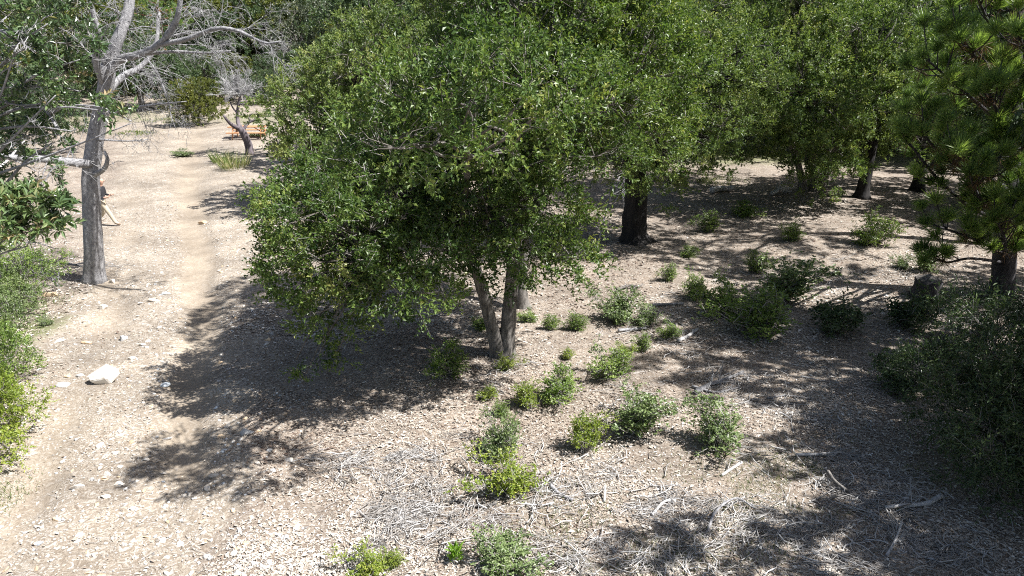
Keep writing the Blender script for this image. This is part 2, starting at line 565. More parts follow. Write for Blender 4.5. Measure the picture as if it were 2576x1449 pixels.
    h = math_('ADD', math_('MULTIPLY', sep1.outputs[0], 0.6), math_('ADD', fine, math_('MULTIPLY', mid, 1.5)))
    h = math_('MULTIPLY', h, math_('SUBTRACT', 1.0, math_('MULTIPLY', rut, 0.7)))
    b = nd(nt, 'ShaderNodeBump')
    b.inputs['Strength'].default_value = 0.8
    b.inputs['Distance'].default_value = 0.03
    L(h, b.inputs['Height'])
    L(b.outputs[0], p.inputs['Normal'])
    L(p.outputs[0], out.inputs[0])
    return m


M['ground'] = ground_mat()

# ------------------------------------------------------------------ the ground and the dirt track (one sheet, split along the track's edge)
def axis(a, b, step, lo, hi, grow):
    c = list(np.arange(a, b + 1e-6, step))
    s = step
    up = [c[-1]]
    while up[-1] < hi:
        s *= grow
        up.append(up[-1] + s)
    s = step
    dn = [c[0]]
    while dn[-1] > lo:
        s *= grow
        dn.append(dn[-1] - s)
    return np.array(dn[:0:-1] + c + up[1:])


def green_mask(x, y):
    g = 0.55 * sstep(48, 54, y) * (1 - sstep(60, 68, y)) * sstep(0.42, 0.6, vnoise(x, y, 0.16, 31)) * sstep(-3, -6, x)
    g = np.maximum(g, 0.75 * sstep(34, 40, y) * sstep(1, 4, x))
    g = np.maximum(g, 0.4 * sstep(66, 76, y))
    g = np.maximum(g, 0.5 * sstep(10.5, 9, y) * sstep(0, 2, x) * vnoise(x, y, 0.5, 33))
    g = np.maximum(g, 0.9 * np.exp(-(((x + 12.2) / 0.9) ** 2 + ((y - 16.5) / 1.6) ** 2)))
    return g


gx = axis(-14, 12, 0.18, -420, 420, 1.06)
gy = axis(7, 24, 0.17, -120, 900, 1.045)
XX, YY = np.meshgrid(gx, gy)
ZZ = gz(XX, YY)
GV = np.stack([XX, YY, ZZ], -1).reshape(-1, 3)
nxg, nyg = len(gx), len(gy)
ii, jj = np.meshgrid(np.arange(nyg - 1), np.arange(nxg - 1), indexing='ij')
GQ = np.stack([ii * nxg + jj, ii * nxg + jj + 1, (ii + 1) * nxg + jj + 1, (ii + 1) * nxg + jj], -1).reshape(-1, 4)
TRK = track_mask(GV[:, 0], GV[:, 1])
RUT = rut_mask(GV[:, 0], GV[:, 1])
GRN = green_mask(GV[:, 0], GV[:, 1])
on_track = TRK[GQ].mean(1) > 0.5
for nm, sel in (('ground', ~on_track), ('dirt_track', on_track)):
    q = GQ[sel]
    used, inv = np.unique(q, return_inverse=True)
    mb = MB()
    mb.add(GV[used], inv.reshape(-1, 4))
    o = mb.obj(nm, M['ground'])
    for an, arr in (('track', TRK), ('rut', RUT), ('green', GRN)):
        a = o.data.attributes.new(an, 'FLOAT', 'POINT')
        a.data.foreach_set('value', arr[used].astype(np.float32))
    o['kind'] = 'structure'


# ------------------------------------------------------------------ tree building
def lobes_from_blobs(rng, blobs, size):
    """cover each big ellipsoid (x, y, z, rx, ry, rz) with small leafy lobes"""
    out = []
    for (x, y, z, rx, ry, rz) in blobs:
        area = 4 * math.pi * ((rx * ry) ** 1.6 / 3 + (rx * rz) ** 1.6 / 3 + (ry * rz) ** 1.6 / 3) ** (1 / 1.6)
        n = max(3, int(area / (size * size * 2.5)))
        d = rnd_unit(rng, n)
        f = rng.uniform(0.62, 1.0, n)
        c = np.array([x, y, z]) + d * np.array([rx, ry, rz]) * f[:, None]
        r = size * rng.uniform(0.5, 1.3, n)
        out.append(np.c_[c, r])
    return np.concatenate(out)


def foliage(rng, lobes, centre, leaf, ratio, dens, shoots, per, mb, tw=None, spread=0.75, slen=0.3, tintb=0.0, twf=0.3, flat=0.72, keep=None, droop=0.0):
    """leafy shoots through the lobes; returns cluster positions and their lobe"""
    cp, cd, cl = [], [], []
    for k, (x, y, z, r) in enumerate(lobes):
        n = max(2, int(dens * r * r))
        d = rnd_unit(rng, n)
        ok = rng.random(n) < 0.2 + 0.8 * np.clip(d[:, 2] * 0.7 + 0.55, 0, 1)
        d = d[ok]
        f = rng.uniform(0.5, 1.0, len(d)) ** 0.6
        p = np.array([x, y, z]) + d * (r * f)[:, None] * np.array([1, 1, flat])
        cp.append(p)
        cd.append(d)
        cl.append(np.full(len(d), k))
    cp, cd, cl = np.concatenate(cp), np.concatenate(cd), np.concatenate(cl)
    inside = np.zeros(len(cp), bool)
    for k, (x, y, z, r) in enumerate(lobes):
        inside |= (np.sum((cp - [x, y, z]) ** 2, 1) < (0.55 * r) ** 2) & (cl != k)
    sel = ~inside
    if keep is not None: sel &= keep(cp)
    cp, cd, cl = cp[sel], cd[sel], cl[sel]
    out = nrm(cp - np.asarray(centre))
    lob_t = rng.normal(0, 0.14, len(lobes))
    ct = lob_t[cl] + rng.normal(0, 0.09, len(cp))
    sp = np.repeat(cp, shoots, 0) + rng.normal(0, 0.05, (len(cp) * shoots, 3))
    sd = nrm(np.repeat(cd * 0.7 + out * 0.35 + np.array([0, 0, 0.22 - droop]), shoots, 0) + rnd_unit(rng, len(sp)) * spread)
    sl = slen * rng.uniform(0.55, 1.3, len(sp))
    if tw is not None:
        s2 = rng.random(len(sp)) < twf
        a, b = sp[s2], sp[s2] + sd[s2] * (sl[s2] * 0.95)[:, None]
        twigs(tw, np.stack([a - sd[s2] * 0.12, b], 1), 0.005, 0.002, rng.uniform(0.3, 0.9, len(a)))
    t = (np.arange(per) + 0.5) / per
    N = len(sp) * per
    t = np.tile(t, len(sp)) + rng.uniform(-0.05, 0.05, N)
    d0 = np.repeat(sd, per, 0)
    lp = np.repeat(sp, per, 0) + d0 * (np.repeat(sl, per) * t)[:, None]
    lp[:, 2] -= droop * 0.25 * t * t
    ld = nrm(d0 * 0.65 + rnd_unit(rng, N) * 0.85)
    ln = rnd_unit(rng, N) * 0.8 + np.array([0, 0, 0.55]) + np.repeat(np.repeat(out, shoots, 0), per, 0) * 0.25
    tint = np.clip(0.42 + tintb + np.repeat(np.repeat(ct, shoots), per) + rng.normal(0, 0.13, N) + 0.12 * t, 0, 1)
    L = leaf * rng.uniform(0.7, 1.25, N)
    leaves(mb, lp, ld, ln, L, L * ratio, tint)
    return cp, cl


def bent(rng, a, b, n=6, sag=0.12, wig=0.05):
    a, b = np.asarray(a, float), np.asarray(b, float)
    t = np.linspace(0, 1, n)[:, None]
    L = np.linalg.norm(b - a)
    p = a * (1 - t) + b * t
    p[:, 2] += (np.sin(t[:, 0] * math.pi)) * L * sag
    p[1:-1] += rng.normal(0, wig * L, (n - 2, 3))
    return catmull(p, n * 2)


def limbs(rng, mb, tops, lobes, cp, cl, r0, tw, nodes=7, frac=0.14):
    """limbs from the trunk tops to node points, branches on to each lobe, thin branches to the clusters"""
    c = lobes[:, :3]
    idx = rng.choice(len(c), min(nodes, len(c)), replace=False)
    cen = c[idx].copy()
    for _ in range(6):
        lab = np.argmin(((c[:, None] - cen[None]) ** 2).sum(-1), 1)
        for k in range(len(cen)):
            if (lab == k).any(): cen[k] = c[lab == k].mean(0)
    tops = [np.asarray(t, float) for t in tops]
    for k in range(len(cen)):
        t0 = min(tops, key=lambda t: np.linalg.norm(t - cen[k]))
        nodep = t0 + (cen[k] - t0) * 0.75
        path = bent(rng, t0, nodep, 5, 0.06, 0.05)
        tube(mb, path, np.linspace(r0, r0 * 0.42, len(path)), 7, rng, 0.06)
        for j in np.where(lab == k)[0]:
            pp = bent(rng, path[-1 - rng.integers(0, 3)], c[j], 4, 0.05, 0.07)
            tube(mb, pp, np.linspace(r0 * 0.34, 0.012, len(pp)), 5)
    s = rng.random(len(cp)) < frac
    a, b = c[cl[s]], cp[s]
    m = (a + b) / 2 + rng.normal(0, 0.07, a.shape)
    twigs(tw, np.stack([a, m, b], 1), 0.009, 0.003, rng.uniform(0.0, 0.45, len(a)))


def make_tree(name, base, label, cat, blobs, trunk_paths, seed, leaf=0.065, ratio=0.5, size=0.8, dens=90, shoots=4, per=9, lm='oak', bark='bark', limb_r=0.1, nodes=8, group=None, extra_lobes=None, twf=0.3, tintb=0.0, slen=0.3, keep=None, droop=0.0, spread=0.75):
    """tree > trunk, crown, twigs; blobs and trunk paths in world coordinates, stored relative to the base"""
    rng = np.random.default_rng(seed)
    base = np.asarray(base, float)
    t = thing(name, base, label, cat, group)
    lobes = lobes_from_blobs(rng, blobs, size) if blobs else np.zeros((0, 4))
    if extra_lobes is not None: lobes = np.vstack([lobes, np.asarray(extra_lobes, float)])
    lobes[:, :3] -= base
    centre = lobes[:, :3].mean(0)
    centre[2] -= 1.0
    kp = None if keep is None else (lambda p: keep(p + base))
    cm, tm, wm = MB(), MB(), MB()
    cp, cl = foliage(rng, lobes, centre, leaf, ratio, dens, shoots, per, cm, wm, spread, slen, tintb, twf, keep=kp, droop=droop)
    tops = []
    for path, ra, rb in trunk_paths:
        p = catmull(np.asarray(path, float) - base, 16)
        rr = np.linspace(ra, rb, len(p))
        rr[0] *= 1.75
        rr[1] *= 1.25
        rr[2] *= 1.06
        tube(tm, p, rr, 14, rng, 0.07)
        tops.append(p[-1])
    limbs(rng, tm, tops, lobes, cp, cl, limb_r, wm, nodes)
    tm.obj('trunk', M[bark], t)
    cm.obj('crown', M[lm], t, smooth=False)
    tag(wm.obj('twigs', M['twig'], t), kind='stuff')
    return t


def ground_pt(x, y, dz=0.0):
    return np.array([x, y, float(gz(x, y)) + dz])


# ---- the big oak in the middle
b0 = G(1268, 893)
B = b0 + [0, 0, -0.12]
oak_blobs = [
    (0.7, 17.0, 7.6, 3.2, 3.7, 2.3),
    (0.9, 15.5, 5.9, 3.0, 2.5, 1.7),
    (-1.7, 15.4, 4.8, 1.8, 1.9, 1.5),
    (2.1, 16.8, 6.6, 1.8, 2.0, 1.6),
    (-3.25, 13.6, 3.2, 1.5, 1.7, 1.5),
    (-2.4, 12.9, 2.9, 1.2, 1.0, 1.2),
    (-1.1, 14.0, 3.6, 1.4, 1.5, 1.0),
    (0.75, 13.7, 3.35, 1.15, 1.1, 0.95),
    (-0.9, 16.6, 3.9, 2.2, 1.7, 1.3),
    (0.7, 12.6, 5.8, 1.5, 1.2, 1.1),
    (-0.5, 10.0, 6.3, 1.8, 0.8, 0.8),
    (-3.2, 13.2, 2.6, 1.0, 1.2, 0.9),
]
dense_low = [(1130, 430, 13.4, .55), (1190, 480, 13.6, .55), (1240, 420, 13.4, .5), (1080, 500, 13.6, .5), (1150, 540, 13.8, .5), (1290, 460, 13.6, .5), (720, 560, 13.4, .5), (780, 510, 13.6, .55), (850, 540, 13.2, .55), (760, 640, 13.0, .55), (840, 640, 12.8, .55), (920, 610, 13.2, .5), (705, 700, 12.9, .42), (780, 720, 12.7, .5), (860, 730, 12.8, .5), (930, 710, 13.0, .42), (750, 800, 12.6, .4), (840, 800, 12.7, .4), (900, 540, 13.6, .5), (985, 630, 13.6, .45), (800, 430, 14.0, .55), (900, 440, 13.8, .6), (980, 380, 13.6, .6), (1000, 480, 13.4, .55),
             (1380, 560, 13.4, .45), (1450, 550, 13.6, .5), (1400, 640, 13.3, .4), (1330, 610, 13.4, .4), (1150, 620, 15.0, .5), (1050, 600, 14.6, .5), (1250, 600, 15.0, .5), (1100, 540, 14.0, .5), (1200, 540, 14.2, .5), (1300, 520, 14, .5)]
hang = [np.r_[at(u, v, Y), r] for (u, v, Y, r) in dense_low] + [np.r_[at(u, v, Y), r] for (u, v, Y, r) in ((745, 905, 12.7, 0.22), (800, 895, 12.6, 0.30), (850, 885, 12.6, 0.26), (770, 940, 12.5, 0.18), (810, 860, 12.7, 0.25), (760, 800, 12.9, 0.45), (850, 780, 12.9, 0.4), (1430, 640, 13.6, 0.5), (1350, 650, 13.4, 0.4), (700, 640, 13.3, 0.4), (690, 500, 13.8, 0.45))]
trunks = [
    ([B + [-0.10, 0, 0], at(1232, 800, b0[1] - 0.1), at(1205, 700, b0[1] - 0.2), at(1160, 600, b0[1] - 0.3)], 0.17, 0.11),
    ([B + [0.05, 0.02, 0], at(1280, 800, b0[1] + 0.05), at(1290, 690, b0[1] + 0.1), at(1300, 560, b0[1] + 0.3)], 0.19, 0.12),
]
make_tree('oak_tree', B, 'large green oak with forked grey trunk in the middle of the clearing', 'tree', oak_blobs, trunks, 11,
          leaf=0.078, size=0.72, dens=98, shoots=5, per=9, limb_r=0.09, nodes=11, extra_lobes=hang, twf=0.22)

# ---- a second, thinner oak close behind it
b1 = G(1318, 772)
make_tree('oak_tree', b1 + [0, 0, -0.1], 'slender rough-barked oak close behind the forked oak trunk', 'tree',
          [(b1[0] + 0.2, b1[1] + 0.6, 6.0, 1.9, 1.7, 1.6)],
          [([b1 + [0, 0, -0.1], at(1312, 720, b1[1]), at(1318, 640, b1[1] + 0.2), at(1325, 540, b1[1] + 0.4)], 0.16, 0.1)], 12,
          leaf=0.08, size=0.8, dens=60, shoots=4, per=9, limb_r=0.06, nodes=5)

# ---- charred-trunk oak behind on the right of it
b2 = G(1596, 606)
make_tree('oak_tree', b2 + [0, 0, -0.1], 'oak with thick blackened trunk standing in its own shade', 'tree',
          [(b2[0] - 0.2, b2[1], 6.4, 3.6, 3.2, 2.4), (b2[0] - 2.0, b2[1] - 1, 5.2, 2.2, 2, 1.8), (b2[0] + 1.6, b2[1] - 0.4, 4.6, 1.8, 1.8, 1.6), (b2[0], b2[1] - 1.3, 4.2, 1.4, 1.0, 1.2), (b2[0] - 0.4, b2[1] - 1.5, 3.0, 1.3, 0.8, 0.8), (b2[0] + 0.1, b2[1] - 1.3, 2.3, 1.0, 0.6, 0.6), (b2[0] + 1.6, b2[1] - 1.0, 3.4, 1.2, 0.8, 0.8), (b2[0] + 3.0, b2[1] + 0.3, 5.2, 1.8, 1.8, 1.8), (b2[0], b2[1], 9, 3, 3, 1.8)],
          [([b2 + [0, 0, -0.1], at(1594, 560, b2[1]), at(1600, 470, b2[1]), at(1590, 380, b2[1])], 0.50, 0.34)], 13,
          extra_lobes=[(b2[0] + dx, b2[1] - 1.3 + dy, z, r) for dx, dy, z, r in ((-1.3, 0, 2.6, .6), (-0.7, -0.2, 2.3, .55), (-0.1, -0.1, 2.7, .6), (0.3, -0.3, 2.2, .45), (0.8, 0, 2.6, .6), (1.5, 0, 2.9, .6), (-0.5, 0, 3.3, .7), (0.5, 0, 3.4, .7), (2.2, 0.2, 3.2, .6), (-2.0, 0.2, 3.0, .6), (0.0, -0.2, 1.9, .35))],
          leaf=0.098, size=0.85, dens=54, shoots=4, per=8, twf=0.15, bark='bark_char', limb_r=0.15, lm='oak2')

# ---- wide oak on the right
b3 = G(2045, 478)
make_tree('oak_tree', b3 + [0, 0, -0.1], 'wide light green oak with low skirts right of the blackened trunk', 'tree',
          [(11.3, 31.5, 5.0, 4.6, 4.2, 3.0), (8.5, 30, 4.2, 2.4, 2.4, 2.2), (14.0, 29.5, 4.0, 2.4, 2.4, 2.4), (12.2, 28.0, 2.5, 1.8, 1.5, 1.4), (11, 32, 9.0, 4.2, 4, 2.6), (14.7, 29.3, 6.4, 2.0, 2.4, 1.8), (9.6, 28.6, 2.6, 1.3, 1.2, 1.1), (10.0, 28.4, 4.9, 2.4, 1.6, 2.0), (13.2, 28.0, 5.4, 2.3, 1.5, 1.9), (15.3, 28.6, 3.6, 1.7, 1.5, 1.9), (11.6, 27.4, 3.7, 2.0, 1.2, 1.4)],
          [([b3 + [0, 0, -0.1], b3 + [-0.2, 0, 1.5], b3 + [-0.6, 0.2, 3]], 0.2, 0.14), ([b3 + [0.3, 0.1, -0.1], b3 + [0.6, 0.1, 1.5], b3 + [1.2, 0.1, 3.2]], 0.18, 0.12), ([b3 + [-0.35, 0.1, -0.1], b3 + [-1.0, 0.1, 1.6], b3 + [-2, 0.1, 3.0]], 0.17, 0.1)], 14,
          leaf=0.118, size=0.9, dens=44, shoots=4, per=8, limb_r=0.1, nodes=9, lm='oak2', twf=0.15)

# ---- oak on the left, behind the big one
b4 = np.array([-5.6, 31.0, float(gz(-5.6, 31.0))])
make_tree('oak_tree', b4 + [0, 0, -0.1], 'olive green oak beside the track, left behind the big oak', 'tree',
          [(-5.4, 31, 4.6, 3.4, 3.4, 2.4), (-8.2, 30, 3.6, 1.9, 2.2, 2.2), (-7.6, 29, 2.2, 1.7, 1.5, 1.6), (-4.2, 30.4, 6.4, 2.6, 2.4, 1.5)],
          [([b4 + [0, 0, -0.1], b4 + [-0.3, 0, 1.4], b4 + [-0.7, 0, 3]], 0.22, 0.15), ([b4 + [0.2, 0, -0.1], b4 + [0.7, 0, 1.4], b4 + [1.2, 0, 3.2]], 0.18, 0.13)], 15,
          leaf=0.118, size=0.85, dens=48, shoots=4, per=8, limb_r=0.1, lm='oak2', tintb=0.06)


# ---- dark-trunked oaks on the right, behind the pine
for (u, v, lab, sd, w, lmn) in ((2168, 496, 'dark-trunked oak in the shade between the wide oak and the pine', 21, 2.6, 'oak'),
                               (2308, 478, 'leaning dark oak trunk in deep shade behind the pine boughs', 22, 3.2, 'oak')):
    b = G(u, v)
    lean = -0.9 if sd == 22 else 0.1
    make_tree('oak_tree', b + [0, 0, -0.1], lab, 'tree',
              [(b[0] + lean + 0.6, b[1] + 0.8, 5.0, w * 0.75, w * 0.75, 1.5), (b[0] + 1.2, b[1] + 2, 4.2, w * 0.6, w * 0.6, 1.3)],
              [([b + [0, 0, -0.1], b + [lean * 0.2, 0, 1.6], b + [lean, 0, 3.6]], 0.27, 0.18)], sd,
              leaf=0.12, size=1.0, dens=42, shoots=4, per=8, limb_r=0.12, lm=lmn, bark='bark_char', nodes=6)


# ---- prototypes for the trees farther back; each placed tree is a copy with parts of its own
def far_proto(seed, lm, h, w, leaf=0.175, dens=24, size=1.1, bark='bark'):
    z = np.array([0.0, 0, 0])
    return make_tree('oak_tree', z, 'x', 'tree',
                     [(0, 0, h * 0.60, w, w, h * 0.36), (w * 0.5, 0.2, h * 0.42, w * 0.7, w * 0.7, h * 0.3), (-w * 0.5, -0.2, h * 0.38, w * 0.7, w * 0.7, h * 0.32), (0.3, -w * 0.45, h * 0.36, w * 0.7, w * 0.6, h * 0.28)],
                     [([z, z + [0.1, 0, h * 0.2], z + [-0.1, 0, h * 0.42]], 0.28, 0.18)], seed, leaf=leaf, size=size, dens=dens, shoots=4, per=8, limb_r=0.12, lm=lm, nodes=6, twf=0.1, bark=bark)


protos = [far_proto(31, 'far', 8.0, 4.0), far_proto(32, 'far_olive', 7.5, 3.8), far_proto(33, 'far', 9.0, 4.4), far_proto(34, 'far_grey', 6.5, 3.4, 0.15)]
proto_used = [False] * 4


def place_far(k, x, y, s, rz, label, group=None, zs=1.0):
    o = protos[k] if not proto_used[k] else copy_tree(protos[k])
    proto_used[k] = True
    o.location = (x, y, float(gz(x, y)) - 0.15)
    o.scale = (s, s, s * zs)
    o.rotation_euler = (0, 0, rz)
    o['label'] = label
    if group: o['group'] = group
    elif 'group' in o: del o['group']
    return o


def far_at(k, u, v, Y, s, rz, label, group=None, zs=1.0):
    p = at(u, v, Y)
    return place_far(k, p[0], Y, s, rz, label, group, zs)


# trees just behind the front oaks, nearest first
far_at(2, 1050, 60, 40, 1.25, 0.4, 'dark oak crown rising behind the big oak, left of its top')
far_at(0, 1330, 60, 44, 1.3, 2.0, 'dark green oak hidden mostly behind the top of the big oak')
far_at(0, 1760, 60, 42, 1.25, 3.4, 'green oak between the blackened trunk and the wide oak, farther back', None, 1.1)
far_at(3, 2080, 30, 44, 1.45, 1.0, 'grey-green oak crown above and behind the wide oak')
far_at(2, 2330, 60, 43, 1.3, 2.6, 'dark oak behind the leaning trunk near the pine')
far_at(0, 2620, 80, 40, 1.3, 0.8, 'dark oak behind the pine at the right edge')
far_at(0, 2690, 300, 27, 0.75, 1.8, 'low dark oak in shade behind the pine trunk')
# round the picnic clearing
far_at(1, 905, 150, 62, 1.0, 0.3, 'olive oak at the back of the clearing, right of the twiggy dead tree')
far_at(0, 700, 200, 74, 0.55, 1.3, 'small round dark bush at the back of the clearing')
far_at(1, 640, 60, 86, 1.35, 2.2, 'tall olive-green oak behind the dead grey limbs')
far_at(3, 770, 60, 82, 1.35, 0.9, 'bluish grey-green oak in the gap beside the big oak')
far_at(1, 520, 60, 92, 1.3, 4.1, 'olive oak far behind the dead tree fork')
far_at(0, 400, 140, 88, 1.0, 5.0, 'dark oak far behind the reddish pine trunk')
far_at(0, 330, 170, 76, 0.9, 0.2, 'dark green oak behind the dead grey tree')
far_at(0, 505, 230, 66, 0.62, 2.9, 'dark tall bush beside the reddish pine trunk')
rngf = np.random.default_rng(5)
n = 0
for row, (Y, step) in enumerate(((98, 7.5), (114, 8.5), (135, 11))):
    x = -0.80 * Y
    while x < 0.80 * Y:
        place_far(int(rngf.choice([0, 1, 2, 2, 3, 0])), x + rngf.uniform(-2, 2), Y + rngf.uniform(-4, 4), rngf.uniform(1.2, 1.6), rngf.uniform(0, 6.28),
                  'oak in the dense wooded slope far behind the clearing', 'oaks on the far wooded slope')
        x += step
for (x, y, s) in ((24, 50, 1.3), (31, 44, 1.3), (34, 58, 1.5), (22, 66, 1.4), (8, 62, 1.4), (14, 74, 1.5), (-3, 66, 1.4), (2, 82, 1.5), (38, 76, 1.5), (25, 84, 1.5)):
    place_far(int(rngf.choice([0, 2, 3])), x, y, s, rngf.uniform(0, 6.28), 'dark oak in the wood behind the front row of oaks', 'oaks behind the front row')
for (x, y, s, k, lab) in ((-31, 61, 0.95, 0, 'dark round oak at the back left of the clearing behind the dead tree'), (-27.5, 40, 0.7, 0, 'dark oak left of the track, seen through the glossy evergreen'),
                          (-24, 27, 0.7, 2, 'dark bushy oak behind the low branch of the dead tree'), (-38, 70, 1.2, 1, 'olive oak at the far left behind the dark round one'),
                          (-22.5, 66.5, 0.42, 0, 'low dark bush at the back of the clearing left of the scorched tree'), (-26.5, 69, 0.6, 1, 'low olive bush below the reddish pine trunk'),
                          (-17.6, 68, 0.45, 0, 'low dark bush at the back of the clearing right of the scorched tree'), (-14.5, 66, 0.5, 1, 'low olive bush beside the olive oak at the back'), (-30.5, 71, 0.55, 2, 'dark bush left of the reddish pine trunk')):
    place_far(k, x, y, s, rngf.uniform(0, 6.28), lab)

for (x, y, s) in ((-42, 58, 1.1), (-50, 72, 1.3), (-37, 49, 0.95), (-60, 86, 1.4), (-45, 82, 1.3), (-30, 84, 1.2), (-20, 88, 1.2)):
    place_far(int(rngf.choice([0, 0, 2, 1])), x, y, s, rngf.uniform(0, 6.28), 'oak in the dark tree wall closing the back left of the clearing', 'oaks closing the back left')

# ---- the trees on the right, out of the frame, whose shade falls across the lower right corner
for (x, y, s, zs, rz, k, lab) in ((10.9, 4.7, 0.92, 1.55, 0.5, 0, 'tall oak just right of the view, nearest the camera, shading the lower right corner'),
                                  (13.9, 13.1, 0.66, 2.35, 1.9, 2, 'narrow oak just right of the view, shading the ground before the dark bush'),
                                  (13.2, 8.9, 0.75, 1.8, 4.0, 0, 'slim oak just right of the view, shading the narrow-leaved bush'),
                                  (24.5, 28.0, 1.15, 1.0, 0.3, 2, 'broad dark oak at the right edge behind the pine, shading the dark trunks'),
                                  (19.4, 17.3, 0.72, 1.7, 2.9, 0, 'oak outside the view to the right of the pine')):
    place_far(k, x, y, s, rz, lab, None, zs)


# ------------------------------------------------------------------ bare branches
def grow(rng, tw, mb, path, r, level, n, lr, up=0.1, spread=0.8, tint=(0.4, 0.9), minr=0.004, droop=0.0):
    """side branches along a path, and theirs in turn"""
    L = np.linalg.norm(np.diff(path, axis=0), axis=1).sum()
    for _ in range(n):
        f = rng.uniform(0.25, 1.0)
        i = min(len(path) - 2, int(f * (len(path) - 1)))
        t = nrm(path[i + 1] - path[i])
        d = nrm(t * 0.75 + rnd_unit(rng, 1)[0] * spread + np.array([0, 0, up]))
        ln = L * lr * rng.uniform(0.6, 1.2) * (1.15 - 0.5 * f)
        rr = max(minr, r * (1 - 0.6 * f) * 0.5)
        k = 6 if level > 0 else 3
        p = [path[i]]
        for s in range(k):
            d = nrm(d + rng.normal(0, 0.16, 3) + np.array([0, 0, up * 0.25 - droop * (s / k)]))
            p.append(p[-1] + d * ln / k)
        p = np.array(p)
        if rr > 0.012:
            tube(mb, p, np.linspace(rr, rr * 0.45, len(p)), 5)
        else:
            twigs(tw, p[None], rr, max(0.0022, rr * 0.4), rng.uniform(*tint))
        if level > 0:
            grow(rng, tw, mb, p, rr, level - 1, max(2, int(n * 0.75)), lr * 1.02, up, spread, tint, minr * 0.8, droop)


# ---- the dead grey tree on the left of the track
rng = np.random.default_rng(41)
bd = G(235, 706)
Yd = bd[1]
D0 = bd + [0, 0, -0.15]
dead = thing('dead_tree', D0, 'tall dead grey tree with bare branches left of the track', 'tree')
mbt, mbw = MB(), MB()
main = [D0, at(236, 640, Yd), at(232, 560, Yd), at(228, 440, Yd + 0.1), at(243, 330, Yd + 0.2), at(262, 240, Yd + 0.1), at(272, 165, Yd)]
main = catmull([p - D0 if k else p * 0 for k, p in enumerate(main)], 22)
tube(mbt, main, np.interp(np.linspace(0, 1, 22), [0, 0.06, 0.3, 1], [0.42, 0.29, 0.25, 0.19]), 16, rng, 0.04)
limbs_d = [
    ([(272, 165, 0), (300, 90, 0.1), (322, 30, 0.3), (335, -60, 0.5), (345, -160, 0.6)], 0.17, 0.09, 9),
    ([(268, 190, 0), (300, 150, -0.3), (340, 140, -0.5), (400, 112, -0.9), (440, 60, -1.1), (455, -10, -1.2), (450, -80, -1.2)], 0.12, 0.05, 10),
    ([(400, 112, -0.9), (470, 98, -1.2), (540, 72, -1.5), (600, 78, -1.7), (665, 108, -1.9), (705, 104, -2.0)], 0.07, 0.022, 9),
    ([(350, 138, -0.5), (430, 130, -0.7), (520, 133, -0.8), (580, 128, -0.9)], 0.055, 0.02, 8),
    ([(262, 215, 0), (240, 150, -0.4), (250, 90, -0.6), (230, 20, -0.8), (222, -60, -0.9)], 0.10, 0.04, 9),
    ([(262, 240, 0), (310, 190, 0.5), (350, 170, 0.9), (390, 120, 1.3), (400, 30, 1.6)], 0.11, 0.04, 9),
    ([(228, 412, 0), (180, 408, -0.4), (110, 400, -0.8), (30, 396, -1.2), (-60, 380, -1.5)], 0.13, 0.06, 7),
    ([(252, 290, 0), (330, 272, -0.4), (400, 262, -0.8), (470, 255, -1.0)], 0.045, 0.012, 8),
    ([(240, 350, 0), (320, 355, 0.5), (380, 350, 0.8)], 0.03, 0.01, 6),
    ([(236, 440, 0), (262, 425, -0.35), (270, 400, -0.5), (262, 380, -0.5)], 0.08, 0.03, 4),
]
for pts, ra, rb, n in limbs_d:
    p = catmull([at(u, v, Yd + dy) - D0 for u, v, dy in pts], 14)
    tube(mbt, p, np.linspace(ra, rb, 14), 9, rng, 0.05)
    big = ra > 0.05
    grow(rng, mbw, mbt, p, ra * 0.36, 2, n + 3, 0.44, 0.0, 0.9, (0.15, 0.8), 0.0065, 0.25)
mbt.obj('trunk', M['bark_grey'], dead)
tag(mbw.obj('twigs', M['twig_grey'], dead), kind='stuff')

# ---- scorched manzanita with a grey twig crown
rng = np.random.default_rng(42)
bm = G(628, 388)
Ym = bm[1]
D0 = bm + [0, 0, -0.1]
manz = thing('manzanita_tree', D0, 'small twisted scorched tree with grey twiggy top before the picnic table', 'tree')
mbt, mbw = MB(), MB()
p1 = catmull([D0 - D0] + [at(u, v, Ym + dy) - D0 for u, v, dy in ((625, 365, 0), (612, 335, -0.2), (600, 318, -0.2))], 10)
tube(mbt, p1, np.linspace(0.24, 0.17, 10), 10, rng, 0.08)
for pts, ra, rb in (
        ([(605, 325, -0.2), (585, 315, -0.5), (572, 303, -0.7), (562, 290, -0.8)], 0.13, 0.06),
        ([(603, 322, -0.2), (598, 305, 0), (597, 280, 0.2), (602, 255, 0.3), (604, 235, 0.3)], 0.12, 0.06),
        ([(597, 285, 0.2), (585, 270, 0.3), (578, 255, 0.4)], 0.06, 0.03),
        ([(610, 330, -0.2), (622, 312, 0.1), (632, 305, 0.3), (648, 300, 0.2), (652, 285, 0)], 0.10, 0.04),
        ([(632, 305, 0.3), (625, 295, 0.4), (635, 285, 0.4)], 0.05, 0.02)):
    p = catmull([at(u, v, Ym + dy) - D0 for u, v, dy in pts], 10)
    tube(mbt, p, np.linspace(ra, rb, 10), 8, rng, 0.08)
top = at(603, 238, Ym + 0.3) - D0
for k in range(46):
    a = rng.uniform(0, 6.28)
    e = rng.uniform(0.05, 1.5)
    d = np.array([math.cos(a) * math.cos(e), math.sin(a) * math.cos(e), math.sin(e)])
    p = [top + rng.normal(0, 0.05, 3)]
    ln = rng.uniform(1.1, 1.8)
    for s in range(6):
        d = nrm(d + rng.normal(0, 0.15, 3))
        p.append(p[-1] + d * ln / 6)
    p = np.array(p)
    twigs(mbw, p[None], 0.022, 0.007, rng.uniform(0.3, 0.9))
    grow(rng, mbw, mbt, p, 0.014, 1, 9, 0.4, 0.05, 0.7, (0.3, 1.0), 0.007)
